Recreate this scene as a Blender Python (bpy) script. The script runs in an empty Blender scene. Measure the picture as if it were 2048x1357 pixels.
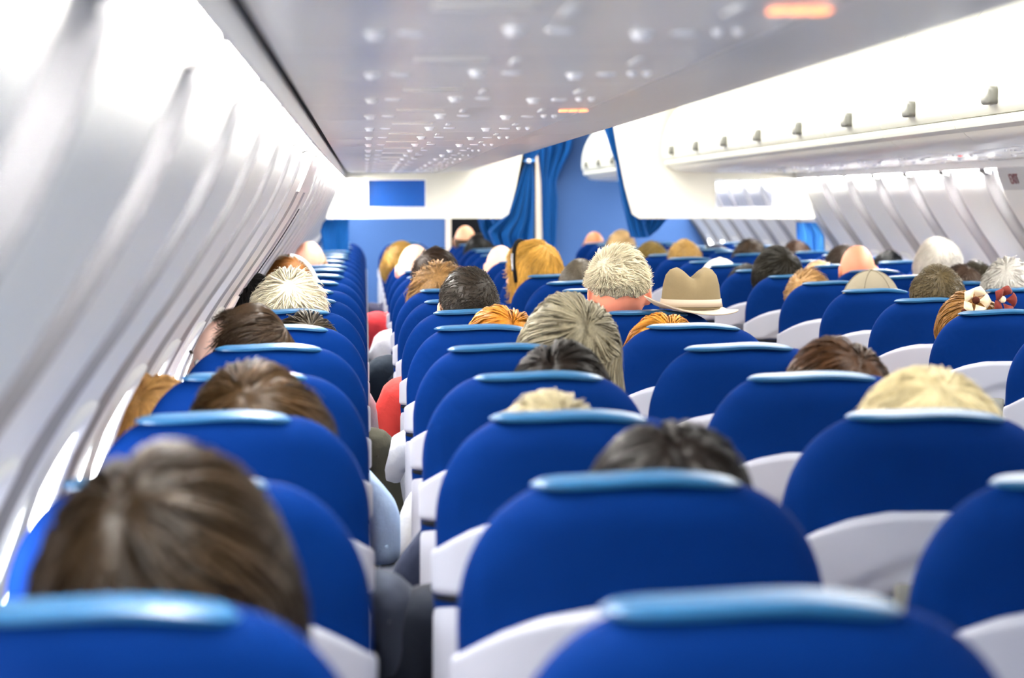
import bpy, math, random
import numpy as np
from mathutils import Matrix, Vector
PI = math.pi
S = bpy.context.scene
COL = S.collection
rng = np.random.default_rng(7)
random.seed(7)

# ---------------------------------------------------------------- camera, world, lights, exposure
EYE = 1.45                                    # eye height above the cabin floor
cam = bpy.data.cameras.new('camera')
cam_o = bpy.data.objects.new('camera', cam)
COL.objects.link(cam_o)
cam_o.location = (0, 0, EYE)
cam_o.rotation_euler = (PI / 2, 0, 0)         # level, looking straight up the cabin
cam.sensor_width = 36.0
cam.lens = 80.67
cam.shift_x = 0.1436                          # the photograph is an off-centre crop
cam.shift_y = -0.1335
cam.clip_start = 0.05
cam.clip_end = 100
cam.dof.use_dof = True
cam.dof.focus_distance = 6.2
cam.dof.aperture_fstop = 4.6
S.camera = cam_o

world = bpy.data.worlds.new('World')
S.world = world
world.use_nodes = True
world.node_tree.nodes['Background'].inputs[0].default_value = (0.75, 0.86, 1.0, 1)
world.node_tree.nodes['Background'].inputs[1].default_value = 1.0

def area(name, loc, rot, sx, sy, power, col):
    l = bpy.data.lights.new(name, 'AREA')
    l.shape = 'RECTANGLE'; l.size = sx; l.size_y = sy
    l.energy = power; l.color = col
    o = bpy.data.objects.new(name, l); COL.objects.link(o)
    o.location = loc; o.rotation_euler = rot
    return o
AISLE = 1.26                                  # x of the aisle centre line
area('ceiling_aisle_light', (AISLE, 12.0, EYE + .80), (0, 0, 0), 0.7, 18.0, 210, (1.0, .975, .93))
area('bin_wash_light_right', (AISLE + .30, 12.0, EYE + .72), (0, math.radians(62), 0), 0.12, 18.0, 18, (1.0, .96, .88))
area('bin_wash_light_left', (AISLE - .30, 12.0, EYE + .72), (0, math.radians(-62), 0), 0.12, 18.0, 18, (1.0, .96, .88))
WASH = 250.0                                    # sidewall wash strip
PANE = 14.0                                    # daylight in the window panes
S.view_settings.view_transform = 'Standard'
S.view_settings.look = 'None'
S.view_settings.gamma = 1.0
S.view_settings.use_curve_mapping = False
S.view_settings.exposure = 0.66

# ---------------------------------------------------------------- materials
def srgb(r, g, b):
    f = lambda c: c / 12.92 if c <= .04045 else ((c + .055) / 1.055) ** 2.4
    return (f(r / 255), f(g / 255), f(b / 255), 1)

def mat(name, col, rough=.5, spec=.5, metal=0, sheen=0, sheen_col=None, emit=None, estr=0, bump=None, var=None, sss=0, alpha=None, coat=0):
    m = bpy.data.materials.new(name); m.use_nodes = True
    nt = m.node_tree; b = nt.nodes['Principled BSDF']
    I = b.inputs
    I['Base Color'].default_value = col if len(col) == 4 else (*col, 1)
    I['Roughness'].default_value = rough; I['Specular IOR Level'].default_value = spec; I['Metallic'].default_value = metal
    if sheen:
        I['Sheen Weight'].default_value = sheen; I['Sheen Roughness'].default_value = .2
        I['Sheen Tint'].default_value = sheen_col or (1, 1, 1, 1)
    if coat: I['Coat Weight'].default_value = coat; I['Coat Roughness'].default_value = .1
    if emit: I['Emission Color'].default_value = (*emit[:3], 1); I['Emission Strength'].default_value = estr
    if sss:
        I['Subsurface Weight'].default_value = sss; I['Subsurface Radius'].default_value = (.012, .005, .003); I['Subsurface Scale'].default_value = .6
    if var:       # (scale, amount, detail): soft mottling of the colour
        tc = nt.nodes.new('ShaderNodeTexCoord'); n = nt.nodes.new('ShaderNodeTexNoise')
        n.inputs['Scale'].default_value = var[0]; n.inputs['Detail'].default_value = var[2]
        mr = nt.nodes.new('ShaderNodeMapRange'); mr.inputs['To Min'].default_value = 1 - var[1]; mr.inputs['To Max'].default_value = 1 + var[1]
        hs = nt.nodes.new('ShaderNodeHueSaturation'); hs.inputs['Color'].default_value = I['Base Color'].default_value
        nt.links.new(tc.outputs['Object'], n.inputs['Vector']); nt.links.new(n.outputs['Fac'], mr.inputs['Value'])
        nt.links.new(mr.outputs['Result'], hs.inputs['Value']); nt.links.new(hs.outputs['Color'], I['Base Color'])
    if bump:      # (scale, strength, distance)
        tc = nt.nodes.new('ShaderNodeTexCoord'); n = nt.nodes.new('ShaderNodeTexNoise')
        n.inputs['Scale'].default_value = bump[0]; n.inputs['Detail'].default_value = 3
        bp = nt.nodes.new('ShaderNodeBump'); bp.inputs['Strength'].default_value = bump[1]; bp.inputs['Distance'].default_value = bump[2]
        nt.links.new(tc.outputs['Object'], n.inputs['Vector']); nt.links.new(n.outputs['Fac'], bp.inputs['Height'])
        nt.links.new(bp.outputs['Normal'], I['Normal'])
    return m

M = dict(
    blue=mat('blue_seat_fabric', srgb(0, 33, 90), .8, .05, sheen=.09, sheen_col=(.35, .45, 1, 1), bump=(9, .35, .02), var=(5, .12, 2)),
    strip=mat('light_blue_vinyl', srgb(28, 82, 122), .38, .45, bump=(14, .15, .01)),
    shell=mat('grey_seat_plastic', srgb(164, 166, 178), .42, .45),
    tray=mat('grey_tray_plastic', srgb(146, 148, 160), .4, .45),
    latch=mat('latch_grey', srgb(112, 112, 106), .35, .5),
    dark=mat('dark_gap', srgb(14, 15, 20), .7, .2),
    armrest=mat('armrest_grey', srgb(128, 130, 140), .45, .4),
    metal=mat('seat_metal', srgb(150, 152, 158), .35, .5, metal=.8),
    wall=mat('sidewall_white', srgb(243, 242, 238), .42, .4),
    groove_shade=mat('groove_shade_grey', srgb(166, 165, 168), .6, .2),  # painted shade for the recessed sidewall grooves
    trim=mat('trim_white', srgb(243, 242, 240), .4, .4),
    cap=mat('groove_cap', srgb(120, 118, 116), .6, .3),
    binw=mat('bin_white', srgb(226, 226, 214), .3, .45),
    psu=mat('service_panel_grey', srgb(240, 237, 229), .26, .5),
    psub=mat('bin_bottom_grey', srgb(230, 227, 218), .3, .5),
    partition=mat('partition_cream', srgb(226, 222, 208), .45, .35),
    bulkhead=mat('bulkhead_blue', srgb(52, 86, 138), .6, .3),
    curtain=mat('curtain_blue', srgb(0, 70, 134), .75, .2, sheen=.3, sheen_col=(.5, .8, 1, 1)),
    curtain_light=mat('curtain_sky_blue', srgb(60, 132, 208), .75, .2, sheen=.3, sheen_col=(.5, .8, 1, 1)),
    post=mat('post_beige', srgb(214, 200, 184), .5, .3),
    floor=mat('carpet_grey_blue', srgb(60, 66, 86), .95, .1, bump=(220, .5, .004), var=(40, .2, 3)),
    black=mat('black_seal', srgb(6, 6, 8), .8, .1),
    chrome=mat('nozzle_white', srgb(235, 236, 240), .12, .6),
    wash=mat('wash_light', (1, 1, 1), emit=(1, .98, .93), estr=WASH),
    pane=mat('window_daylight', (.8, .9, 1), emit=(.93, .96, 1), estr=PANE),
    orange=mat('lit_sign', (1, .4, .2), emit=(1, .30, .12), estr=1.6),
    signplate=mat('sign_grey', srgb(205, 206, 206), .45, .4),
    signred=mat('sign_letter', srgb(150, 96, 100), .5, .3),
    yellow=mat('handle_yellow', srgb(232, 176, 40), .45, .4),
    red=mat('red_dot', (.8, .05, .05), emit=(1, .1, .08), estr=1.0),
    clear=None, bluepane=mat('dark_blue_pane', srgb(0, 76, 160), .25, .4), hat=mat('hat_beige', srgb(116, 101, 74), .85, .2, bump=(90, .2, .003)),
    hatband=mat('hat_band', srgb(176, 160, 142), .8, .2),
    eye=mat('eye_white', srgb(235, 232, 226), .15, .5), steel=mat('steel_band', srgb(120, 120, 125), .25, .5, metal=.9),
)
g = bpy.data.materials.new('clear_pane'); g.use_nodes = True
gn = g.node_tree; gn.nodes.clear()
go = gn.nodes.new('ShaderNodeOutputMaterial'); gm = gn.nodes.new('ShaderNodeMixShader'); gt = gn.nodes.new('ShaderNodeBsdfTransparent'); gg = gn.nodes.new('ShaderNodeBsdfGlossy')
gg.inputs['Roughness'].default_value = .05; gm.inputs[0].default_value = .06; gt.inputs[0].default_value = (.93, .95, 1, 1)
gn.links.new(gt.outputs[0], gm.inputs[1]); gn.links.new(gg.outputs[0], gm.inputs[2]); gn.links.new(gm.outputs[0], go.inputs[0])
M['clear'] = g

# ---------------------------------------------------------------- mesh helpers
def mesh_np(name, V, F, mats, smooth=True, mi=None):
    me = bpy.data.meshes.new(name)
    V = np.asarray(V, dtype=np.float64)
    if isinstance(F, np.ndarray):
        n, k = F.shape
        me.vertices.add(len(V)); me.vertices.foreach_set('co', V.ravel())
        me.loops.add(n * k); me.loops.foreach_set('vertex_index', F.ravel().astype(np.int32))
        me.polygons.add(n); me.polygons.foreach_set('loop_start', np.arange(0, n * k, k, dtype=np.int32))
        me.update(calc_edges=True)
    else:
        me.from_pydata(V.tolist(), [], [list(map(int, f)) for f in F]); me.update()
    for m in (mats if isinstance(mats, (list, tuple)) else [mats]): me.materials.append(m)
    if smooth: me.polygons.foreach_set('use_smooth', np.ones(len(me.polygons), dtype=bool))
    if mi is not None: me.polygons.foreach_set('material_index', np.asarray(mi, dtype=np.int32))
    me.update()
    return me

def obj(name, me, parent=None, loc=(0, 0, 0), rot=(0, 0, 0)):
    o = bpy.data.objects.new(name, me); COL.objects.link(o)
    o.location = loc; o.rotation_euler = rot
    if parent: o.parent = parent
    return o

def tag(o, label=None, cat=None, group=None, kind=None):
    if label: o['label'] = label
    if cat: o['category'] = cat
    if group: o['group'] = group
    if kind: o['kind'] = kind
    return o

def thing(name, label, cat, loc=(0, 0, 0), group=None, rot=(0, 0, 0)):
    o = obj(name, None, None, loc, rot)
    o.empty_display_size = .1
    return tag(o, label, cat, group)

def struct(name, me, parent=None):
    o = obj(name, me, parent)
    if not parent: o['kind'] = 'structure'
    return o

class MB:
    """Collects shapes into one mesh."""
    def __init__(s): s.V = []; s.F = []; s.n = 0
    def add(s, V, F):
        V = np.asarray(V, float).reshape(-1, 3)
        s.V.append(V); s.F += [[int(i) + s.n for i in f] for f in F]; s.n += len(V); return s
    def grid(s, P, cu=False, cv=False, flip=False, capu=False):
        P = np.asarray(P, float); nu, nv = P.shape[:2]; F = []
        for i in range(nu - (0 if cu else 1)):
            for j in range(nv - (0 if cv else 1)):
                a, b, c, d = i * nv + j, i * nv + (j + 1) % nv, ((i + 1) % nu) * nv + (j + 1) % nv, ((i + 1) % nu) * nv + j
                F.append([a, d, c, b] if flip else [a, b, c, d])
        if capu:
            F.append(list(range(nv))[::-1] if not flip else list(range(nv)))
            e = list(range((nu - 1) * nv, nu * nv)); F.append(e if not flip else e[::-1])
        return s.add(P.reshape(-1, 3), F)
    def box(s, c, d, r=0, rot=None):
        """box, centre c, size d, rounded by r (chamfer with two steps)"""
        hx, hy, hz = d[0] / 2, d[1] / 2, d[2] / 2
        if r <= 0:
            V = np.array([[x, y, z] for z in (-hz, hz) for x, y in ((-hx, -hy), (hx, -hy), (hx, hy), (-hx, hy))])
            F = [[3, 2, 1, 0], [4, 5, 6, 7], [0, 1, 5, 4], [1, 2, 6, 5], [2, 3, 7, 6], [3, 0, 4, 7]]
        else:
            r = min(r, hx * .98, hy * .98, hz * .98); k = 4; prof = []
            ring = []
            for cx, cy, a0 in ((hx - r, hy - r, 0), (-hx + r, hy - r, 90), (-hx + r, -hy + r, 180), (hx - r, -hy + r, 270)):
                for i in range(k + 1):
                    a = math.radians(a0 + 90 * i / k); ring.append((cx, cy, math.cos(a), math.sin(a)))
            lv = [(-hz, 0)] + [(-hz + r - r * math.cos(math.radians(90 * i / 3)), math.sin(math.radians(90 * i / 3))) for i in range(1, 4)]
            lv += [(-z, q) for z, q in lv[::-1]]
            P = np.array([[[cx + c * r * q, cy + s_ * r * q, z] for cx, cy, c, s_ in ring] for z, q in lv])
            V = P.reshape(-1, 3); nv = len(ring); F = []
            for i in range(len(lv) - 1):
                for j in range(nv): F.append([i * nv + j, i * nv + (j + 1) % nv, (i + 1) * nv + (j + 1) % nv, (i + 1) * nv + j])
            F.append(list(range(nv))[::-1]); F.append([(len(lv) - 1) * nv + j for j in range(nv)])
        if rot is not None: V = V @ np.array(rot).T
        return s.add(V + np.array(c), F)
    def tube(s, pts, r, n=8, cap=True):
        pts = np.asarray(pts, float); r = np.broadcast_to(r, (len(pts),))
        T = np.gradient(pts, axis=0); T /= np.linalg.norm(T, axis=1)[:, None] + 1e-9
        up = np.array([0, 0, 1.]) if abs(T[0, 2]) < .9 else np.array([1., 0, 0])
        P = []
        for p, t, q in zip(pts, T, r):
            u = np.cross(up, t); u /= np.linalg.norm(u) + 1e-9; v = np.cross(t, u)
            P.append([p + q * (math.cos(a) * u + math.sin(a) * v) for a in np.linspace(0, 2 * PI, n, endpoint=False)])
        return s.grid(P, cv=True, capu=cap)
    def ball(s, c, r, nu=10, nv=16):
        r = np.broadcast_to(r, (3,)); P = []
        for i in range(nu + 1):
            a = .02 + (PI - .04) * i / nu
            P.append([[c[0] + r[0] * math.sin(a) * math.cos(b), c[1] + r[1] * math.sin(a) * math.sin(b), c[2] + r[2] * math.cos(a)] for b in np.linspace(0, 2 * PI, nv, endpoint=False)])
        return s.grid(P, cv=True, capu=True, flip=True)
    def extrude(s, poly, a, b, axis=1):
        """closed polygon in the other two axes swept from a to b along the axis"""
        def put(p, t): return (p[0], t, p[1]) if axis == 1 else (t, p[0], p[1])
        return s.grid([[put(p, a) for p in poly], [put(p, b) for p in poly]], cv=True, capu=True, flip=axis == 0)
    def mesh(s, name, m, smooth=True): return mesh_np(name, np.concatenate(s.V), s.F, m, smooth)
    def build(s, name, m, parent=None, smooth=True, loc=(0, 0, 0)): return obj(name, s.mesh(name, m, smooth), parent, loc)

def fix_normals(me):
    import bmesh
    b = bmesh.new(); b.from_mesh(me); bmesh.ops.recalc_face_normals(b, faces=b.faces); b.to_mesh(me); b.free(); return me

def autosmooth(me, deg=40):
    import bmesh
    b = bmesh.new(); b.from_mesh(me); bmesh.ops.recalc_face_normals(b, faces=b.faces)
    for e in b.edges:
        if len(e.link_faces) == 2 and e.calc_face_angle(0) > math.radians(deg): e.smooth = False
    b.to_mesh(me); b.free(); return me

def smoothstep(a, b, x):
    t = np.clip((x - a) / (b - a), 0, 1); return t * t * (3 - 2 * t)

# ---------------------------------------------------------------- cabin shell
H = .30                                       # camera height over the seat tops, used as the cabin's unit
Y0, Y1 = -1.6, 21.9
def spline(pts, n):
    pts = np.asarray(pts, float); d = np.r_[0, np.cumsum(np.linalg.norm(np.diff(pts, axis=0), axis=1))]
    t = np.linspace(0, d[-1], n); m = np.gradient(pts, d, axis=0); out = np.zeros((n, 2))
    for q, x in enumerate(t):
        i = min(np.searchsorted(d, x, 'right') - 1, len(d) - 2); h = d[i + 1] - d[i]; s = (x - d[i]) / h
        out[q] = (2*s**3-3*s**2+1)*pts[i] + (s**3-2*s**2+s)*h*m[i] + (-2*s**3+3*s**2)*pts[i+1] + (s**3-s**2)*h*m[i+1]
    return out
WALL = [(-.475, .46), (-.53, .30), (-.66, 0), (-.87, -.35), (-1.30, -1.0), (-1.50, -1.4), (-1.66, -2.0), (-1.74, -3.0), (-1.66, -4.0), (-1.46, -4.83)]
wall_p = spline(WALL, 44) * H                 # (x, z over eye)
PITCH, G0 = .71, 1.31                         # groove pitch and first groove
groove_y = [G0 + PITCH * i for i in range(-4, 30) if Y0 < G0 + PITCH * i < Y1]
def groove(y):
    d = (y - G0 + PITCH / 2) % PITCH - PITCH / 2
    return smoothstep(-.15, -.01, d) * smoothstep(.088, .048, d) * .034 - smoothstep(.012, .004, np.abs(d + .01)) * .006
ys = np.arange(Y0, Y1 + .01, .01265)
tz = np.linspace(0, 1, len(wall_p))
def wall_mesh(side):
    nrm = np.gradient(wall_p, axis=0); nrm = np.stack([nrm[:, 1], -nrm[:, 0]], 1); nrm /= np.linalg.norm(nrm, axis=1)[:, None]   # outward (left)
    nrm *= np.where(nrm[:, :1] > 0, -1, 1)
    off = groove(ys)[:, None] * (1 - smoothstep(.55, .8, tz))[None]
    X = wall_p[None, :, 0] + nrm[None, :, 0] * off; Z = wall_p[None, :, 1] + nrm[None, :, 1] * off + EYE
    P = np.stack([X, np.repeat(ys[:, None], len(tz), 1), Z], -1)
    if side > 0: P[..., 0] = 2 * AISLE - P[..., 0]
    nu, nv = P.shape[:2]; idx = np.arange(nu * nv).reshape(nu, nv)
    F = np.stack([idx[:-1, :-1], idx[:-1, 1:], idx[1:, 1:], idx[1:, :-1]], -1).reshape(-1, 4)
    if side < 0: F = F[:, ::-1]
    d = (ys[:-1] + .006 - G0 + PITCH / 2) % PITCH - PITCH / 2           # shadow of the grooves between panels, painted as grey bands
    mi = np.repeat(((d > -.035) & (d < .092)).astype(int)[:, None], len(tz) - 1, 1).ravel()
    return mesh_np('wall', P.reshape(-1, 3), np.ascontiguousarray(F), [M['wall'], M['groove_shade']], True, mi)
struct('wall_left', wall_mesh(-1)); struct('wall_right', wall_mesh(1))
def mx(side, x): return x if side < 0 else 2 * AISLE - x
for side, nm in ((-1, 'left'), (1, 'right')):
    # moulding between wall and bins, black seal beside the bins, wash light strip under the moulding
    t = [(-.42, .62), (-.402, .62), (-.402, .583), (-.408, .485), (-.425, .478), (-.44, .50), (-.47, .62)]
    struct('trim_%d' % (1 if side < 0 else 2), autosmooth(MB().extrude([(mx(side, x * H), EYE + z * H) for x, z in t], Y0, Y1).mesh('trim', M['trim'])))
    t = [(-.43, .60), (-.33, .60), (-.33, .64), (-.43, .64)]
    struct('trim_%d' % (3 if side < 0 else 4), MB().extrude([(mx(side, x * H), EYE + z * H + .004) for x, z in t], Y0, Y1).mesh('trim', M['black'], False))
    mb = MB(); mc = MB()
    for a, b in zip(groove_y[:-1], groove_y[1:]):
        mb.extrude([(mx(side, x * H), EYE + z * H) for x, z in ((-.427, .481), (-.474, .466), (-.474, .50), (-.427, .50))], a + .075, b - .03)
    for a in groove_y: mc.extrude([(mx(side, x * H), EYE + z * H) for x, z in ((-.424, .485), (-.445, .425), (-.53, .40), (-.50, .50))], a - .02, a + .075)
    struct('trim_%d' % (5 if side < 0 else 6), mb.mesh('trim', M['wash'], False))
    struct('trim_%d' % (7 if side < 0 else 8), mc.mesh('trim', M['cap'], False))
struct('floor', MB().box((AISLE, (Y0 + Y1) / 2, -.03), (3.6, Y1 - Y0, .06)).mesh('floor', M['floor'], False))
c = [(-2.75, 2.3), (-2.0, 2.62), (-1, 2.78), (0, 2.82), (1, 2.78), (2.0, 2.62), (2.75, 2.3)]
poly = [(AISLE + u * H, EYE + z * H) for u, z in c] + [(AISLE + u * H, EYE + z * H + .05) for u, z in c[::-1]]
struct('ceiling', MB().extrude(poly, Y0, Y1).mesh('ceiling', M['binw'], False))
struct('wall_back', MB().box((AISLE, Y0 - .03, 1.2), (4.2, .06, 2.7)).mesh('wall', M['bulkhead'], False))
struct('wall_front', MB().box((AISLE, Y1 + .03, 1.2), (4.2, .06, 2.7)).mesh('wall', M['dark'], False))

# windows: rounded frames on the sidewall, one in every bay
wi = 0
def wall_at(z):                                # wall x (left side) and slope at height z over eye
    x = np.interp(-z, -wall_p[:, 1], wall_p[:, 0]); x2 = np.interp(-(z - .02), -wall_p[:, 1], wall_p[:, 0])
    return x, (x - x2) / .02
def rr(w, h, r, n=5):
    out = []
    for cx, cy, a0 in ((w - r, h - r, 0), (-w + r, h - r, 90), (-w + r, -h + r, 180), (w - r, -h + r, 270)):
        for i in range(n + 1):
            a = math.radians(a0 + 90 * i / n); out.append((cx + r * math.cos(a), cy + r * math.sin(a)))
    return out
for side in (-1, 1):
    for y in [G0 + PITCH * (i + .5) for i in range(-2, 26)]:
        if side > 0 and y < 6: continue
        wi += 1
        zc = -.45; x0, sl = wall_at(zc)
        def pt(u, v, off):                     # u along the cabin, v up the wall, off into the cabin
            z = zc + v; x = wall_at(z)[0] + off
            return (mx(side, x), y + u, EYE + z)
        o1, o2, i1, i2 = rr(.145, .18, .08), rr(.140, .175, .08), rr(.112, .142, .07), rr(.105, .135, .07)
        P = [[pt(a, b, -.004) for a, b in o1], [pt(a, b, .010) for a, b in o2], [pt(a, b, .010) for a, b in i1], [pt(a, b, .001) for a, b in i2]]
        fo = struct('window_%d' % wi, fix_normals(MB().grid(P, cv=True).mesh('frame', M['trim'])))
        pv = [pt(a, b, .004) for a, b in i2]
        pa = MB(); pa.add(pv, [list(range(len(pv)))]).build('pane', M['pane'], fo, False)

# ---------------------------------------------------------------- overhead bins and service panels
UND = [(1.50, .600), (1.9, .612), (2.10, .64), (2.19, .70), (2.24, .80)]              # underside, left bins, x and z in H
DOOR = [(2.30, .86), (2.345, .92), (2.35, 1.03), (2.33, 1.3), (2.2, 1.7), (1.9, 2.1), (1.55, 2.32)]
BINL = .985
def make_bin(label, group, y, side, first=[None]):
    if first[0] is None:
        t = thing('overhead_bin', label, 'overhead bin', (0, 0, 0), group)
        L = BINL - .006
        body = [(-.30, .60), (1.45, .598)] + UND + [(2.24, .86), (1.5, 2.30), (.3, 2.2), (-.30, .9)]
        b = MB().extrude([((x - 4.2) * H, z * H) for x, z in body], 0, L)
        obj('bin_body', autosmooth(b.mesh('bin_body', M['psub']), 35), t)
        rail = [(2.19, .72), (2.29, .76), (2.31, .80), (2.30, .845), (2.2, .845)]
        obj('rail', autosmooth(MB().extrude([((x - 4.2) * H, z * H) for x, z in rail], 0, L).mesh('rail', M['binw']), 35), t)
        d = spline(DOOR, 26)
        inn = d + np.array([-.09, 0]); inn[:, 1] = np.clip(inn[:, 1], .865, 2.3)
        dp = [((x - 4.2) * H, z * H) for x, z in d] + [((x - 4.2) * H, z * H) for x, z in inn[::-1]]
        do = obj('door', autosmooth(MB().extrude(dp, .004, L - .004).mesh('door', M['binw']), 35), t)
        lt = MB()
        ring = rr(.050, .026, .014)
        for k, (dx, sc) in enumerate(((-.004, 1), (.007, 1), (.009, .85))):
            pass
        P = [[((2.352 - 4.2) * H + q, L / 2 + a * s_, 1.03 * H + b * s_) for a, b in ring] for q, s_ in ((-.004, 1), (.018, 1), (.024, .86))]
        lt.grid(P, cv=True, capu=True)
        obj('latch', fix_normals(lt.mesh('latch', M['latch'])), do)
        first[0] = t; r = t
    else:
        r = copy_tree(first[0]); tag(r, label, None, group)
    r.location = (AISLE, y, EYE); r.scale = (1 if side < 0 else -1, 1, 1)
    return r
def copy_tree(o, parent=None):
    c = o.copy(); COL.objects.link(c)
    if parent: c.parent = parent
    for ch in list(o.children):
        copy_tree(ch, c)
    return c
ORD = 'nearest second third fourth fifth sixth seventh eighth ninth tenth eleventh twelfth thirteenth fourteenth fifteenth sixteenth seventeenth eighteenth nineteenth twentieth twenty-first twenty-second'.split()
NB = 13
for i in range(NB):
    make_bin('grey-bottomed overhead bin above the left seats, %s from the camera' % ORD[i], 'overhead bins of the left row', 14.02 - BINL * (NB - i), -1)
for i in range(9):
    make_bin('white overhead bin with latch along the right side, %s from the camera' % ORD[i], 'overhead bins of the right row', 14.02 - BINL * (9 - i), 1)
for i in range(5):
    make_bin('white overhead bin seen between the curtains beyond the partition, %s from the camera' % ORD[i], 'overhead bins beyond the partition', 14.30 + BINL * i, 1)
for i in range(5):
    make_bin('overhead bin above the left seats beyond the partition, %s from the camera' % ORD[i], 'left overhead bins beyond the partition', 14.30 + BINL * i, -1)

def make_psu(label, group, y, side, lit, first=[None]):
    """passenger service unit: the strip of panel over one row, with lights, nozzles and sign"""
    if first[0] is None:
        t = thing('service_panel', label, 'service panel', (0, 0, 0), group)
        L = .76
        x = lambda q: (q - 4.2) * H
        pl = [(-.365, .604), (-.335, .590), (.3, .584), (1.0, .584), (1.40, .590), (1.425, .60), (1.42, .64), (-.36, .64)]
        obj('panel', autosmooth(MB().extrude([(x(a), b * H) for a, b in pl], 0, L - .004).mesh('panel', M['psu']), 30), t)
        for k, (q, yy) in enumerate(((.035, .46), (.50, .40), (.95, .46))):
            n = MB(); zz = .584 * H
            P = [[(x(q) + r_ * math.cos(a), yy + r_ * math.sin(a), zz + h_) for a in np.linspace(0, 2 * PI, 18, endpoint=False)] for r_, h_ in ((.012, .002), (.012, -.002), (.009, -.004), (.008, -.008), (.004, -.0085))]
            obj('air_nozzle', fix_normals(n.grid(P, cv=True, capu=True).mesh('air_nozzle', M['chrome'])), t)
        for k, (q, yy) in enumerate(((.16, .47), (.66, .43), (1.10, .47))):
            n = MB(); zz = .584 * H
            P = [[(x(q) + r_ * math.cos(a), yy + r_ * math.sin(a), zz + h_) for a in np.linspace(0, 2 * PI, 18, endpoint=False)] for r_, h_ in ((.014, .002), (.014, -.0015), (.011, -.003), (.010, .000), (.004, -.002))]
            obj('reading_light', fix_normals(n.grid(P, cv=True, capu=True).mesh('reading_light', M['chrome'])), t)
        n = MB()
        for q in (1.20, 1.27): n.ball((x(q), .44, .584 * H), (.006, .006, .006), 8, 12)
        obj('call_button', n.mesh('call_button', M['chrome']), t)
        for q in (.62, 1.12): obj('hinge_slot', MB().box((x(q), .18, .5835 * H), (.010, .11, .004), .0018).mesh('hinge_slot', M['signplate']), t)
        obj('grille', MB().box((x(.35), .14, .5835 * H), (.09, .05, .003), .001).mesh('grille', M['psub']), t)
        first[0] = t; r = t
    else:
        r = copy_tree(first[0]); tag(r, label, None, group)
    r.location = (AISLE, y, EYE); r.scale = (1 if side < 0 else -1, 1, 1)
    if lit:
        n = MB()
        for q in (1.262, 1.325, 1.39): n.box(((q - 4.2) * H, .20, .589 * H - .002), (.0155, .034, .003), .001)
        s = obj('lit_sign', n.mesh('lit_sign', M['orange']), r); s['label'] = 'orange lit seatbelt sign'
    return r
for i in range(16):
    make_psu('grey service panel with lights over the left seats, %s from the camera' % ORD[i], 'service panels over the left seats', 1.9 - .76 + .76 * i, -1, i in (1, 4))
for i in range(10):
    make_psu('pale service panel under the right overhead bins, %s from the camera' % ORD[i], 'service panels over the right seats', 1.9 - .76 + .76 * (i + 6), 1, False)
rd = MB().ball((2 * AISLE - 1.05 * H, 8.5, EYE + .583 * H), (.010, .012, .006), 8, 12)
tag(rd.build('call_light', M['red']), 'small red call light glowing under the right overhead bins', 'call light')

# ---------------------------------------------------------------- exit panels on both sidewalls
def wall_plate(y0, y1, z0, z1, off, th, side, nz=8):
    P = []
    for q, a in ((off, 0), (off + th, 0), (off + th, 1), (off, 1)):
        row = []
        for k in range(nz + 1):
            z = z0 + (z1 - z0) * k / nz
            row.append((mx(side, wall_at(z)[0] + q), y0 if a == 0 else y1, EYE + z))
        P.append(row)
    mb = MB(); nv = nz + 1
    mb.grid(P, cu=True)
    mb.F += [[0, nv, 2 * nv, 3 * nv], [nz, 3 * nv + nz, 2 * nv + nz, nv + nz]]
    return mb
t = thing('exit_door_panel', 'pale flat door panel in the left sidewall under the bins', 'exit panel', (0, 0, 0))
obj('panel', fix_normals(wall_plate(6.15, 7.05, .03, .135, -.004, .012, -1).mesh('panel', M['trim'], False)), t)
obj('seam', wall_plate(7.22, 7.235, -.36, -.02, -.002, .006, -1).mesh('seam', M['dark'], False), t)
t = thing('exit_sign', 'grey exit placard with faint red letters and a yellow pull, high on the right sidewall', 'exit sign', (0, 0, 0))
obj('plate', fix_normals(wall_plate(8.55, 9.62, .052, .152, .0, .016, 1).mesh('plate', M['signplate'], False)), t)
fc = bpy.data.curves.new('letters', 'FONT'); fc.body = 'EXIT'; fc.size = .062; fc.extrude = .001; fc.align_x = 'CENTER'; fc.align_y = 'CENTER'
fc.materials.append(M['signred'])
xa, xb = wall_at(.11)[0], wall_at(.07)[0]
ex = Vector((0, -1, 0)); ez = Vector((mx(1, xa) - mx(1, xb), 0, .04)).normalized(); ey = ez; en = ex.cross(ey)
fo = obj('lettering', fc); bpy.context.view_layer.update(); fm_ = bpy.data.meshes.new_from_object(fo.evaluated_get(bpy.context.evaluated_depsgraph_get())); bpy.data.objects.remove(fo); fo = obj('lettering', fm_, t); mw = Matrix((ex, ey, en)).transposed().to_4x4(); mw.translation = (mx(1, wall_at(.094)[0] + .0185), 9.40, EYE + .094); fo.matrix_world = mw
hp = [(mx(1, wall_at(z)[0] + .012 + .015 * math.sin(PI * k / 8)), 9.12 - .012 * k, EYE + z) for k, z in enumerate(np.linspace(.025, -.05, 9))]
MB().tube(hp, .010, 8).build('pull_handle', M['yellow'], t)

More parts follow.
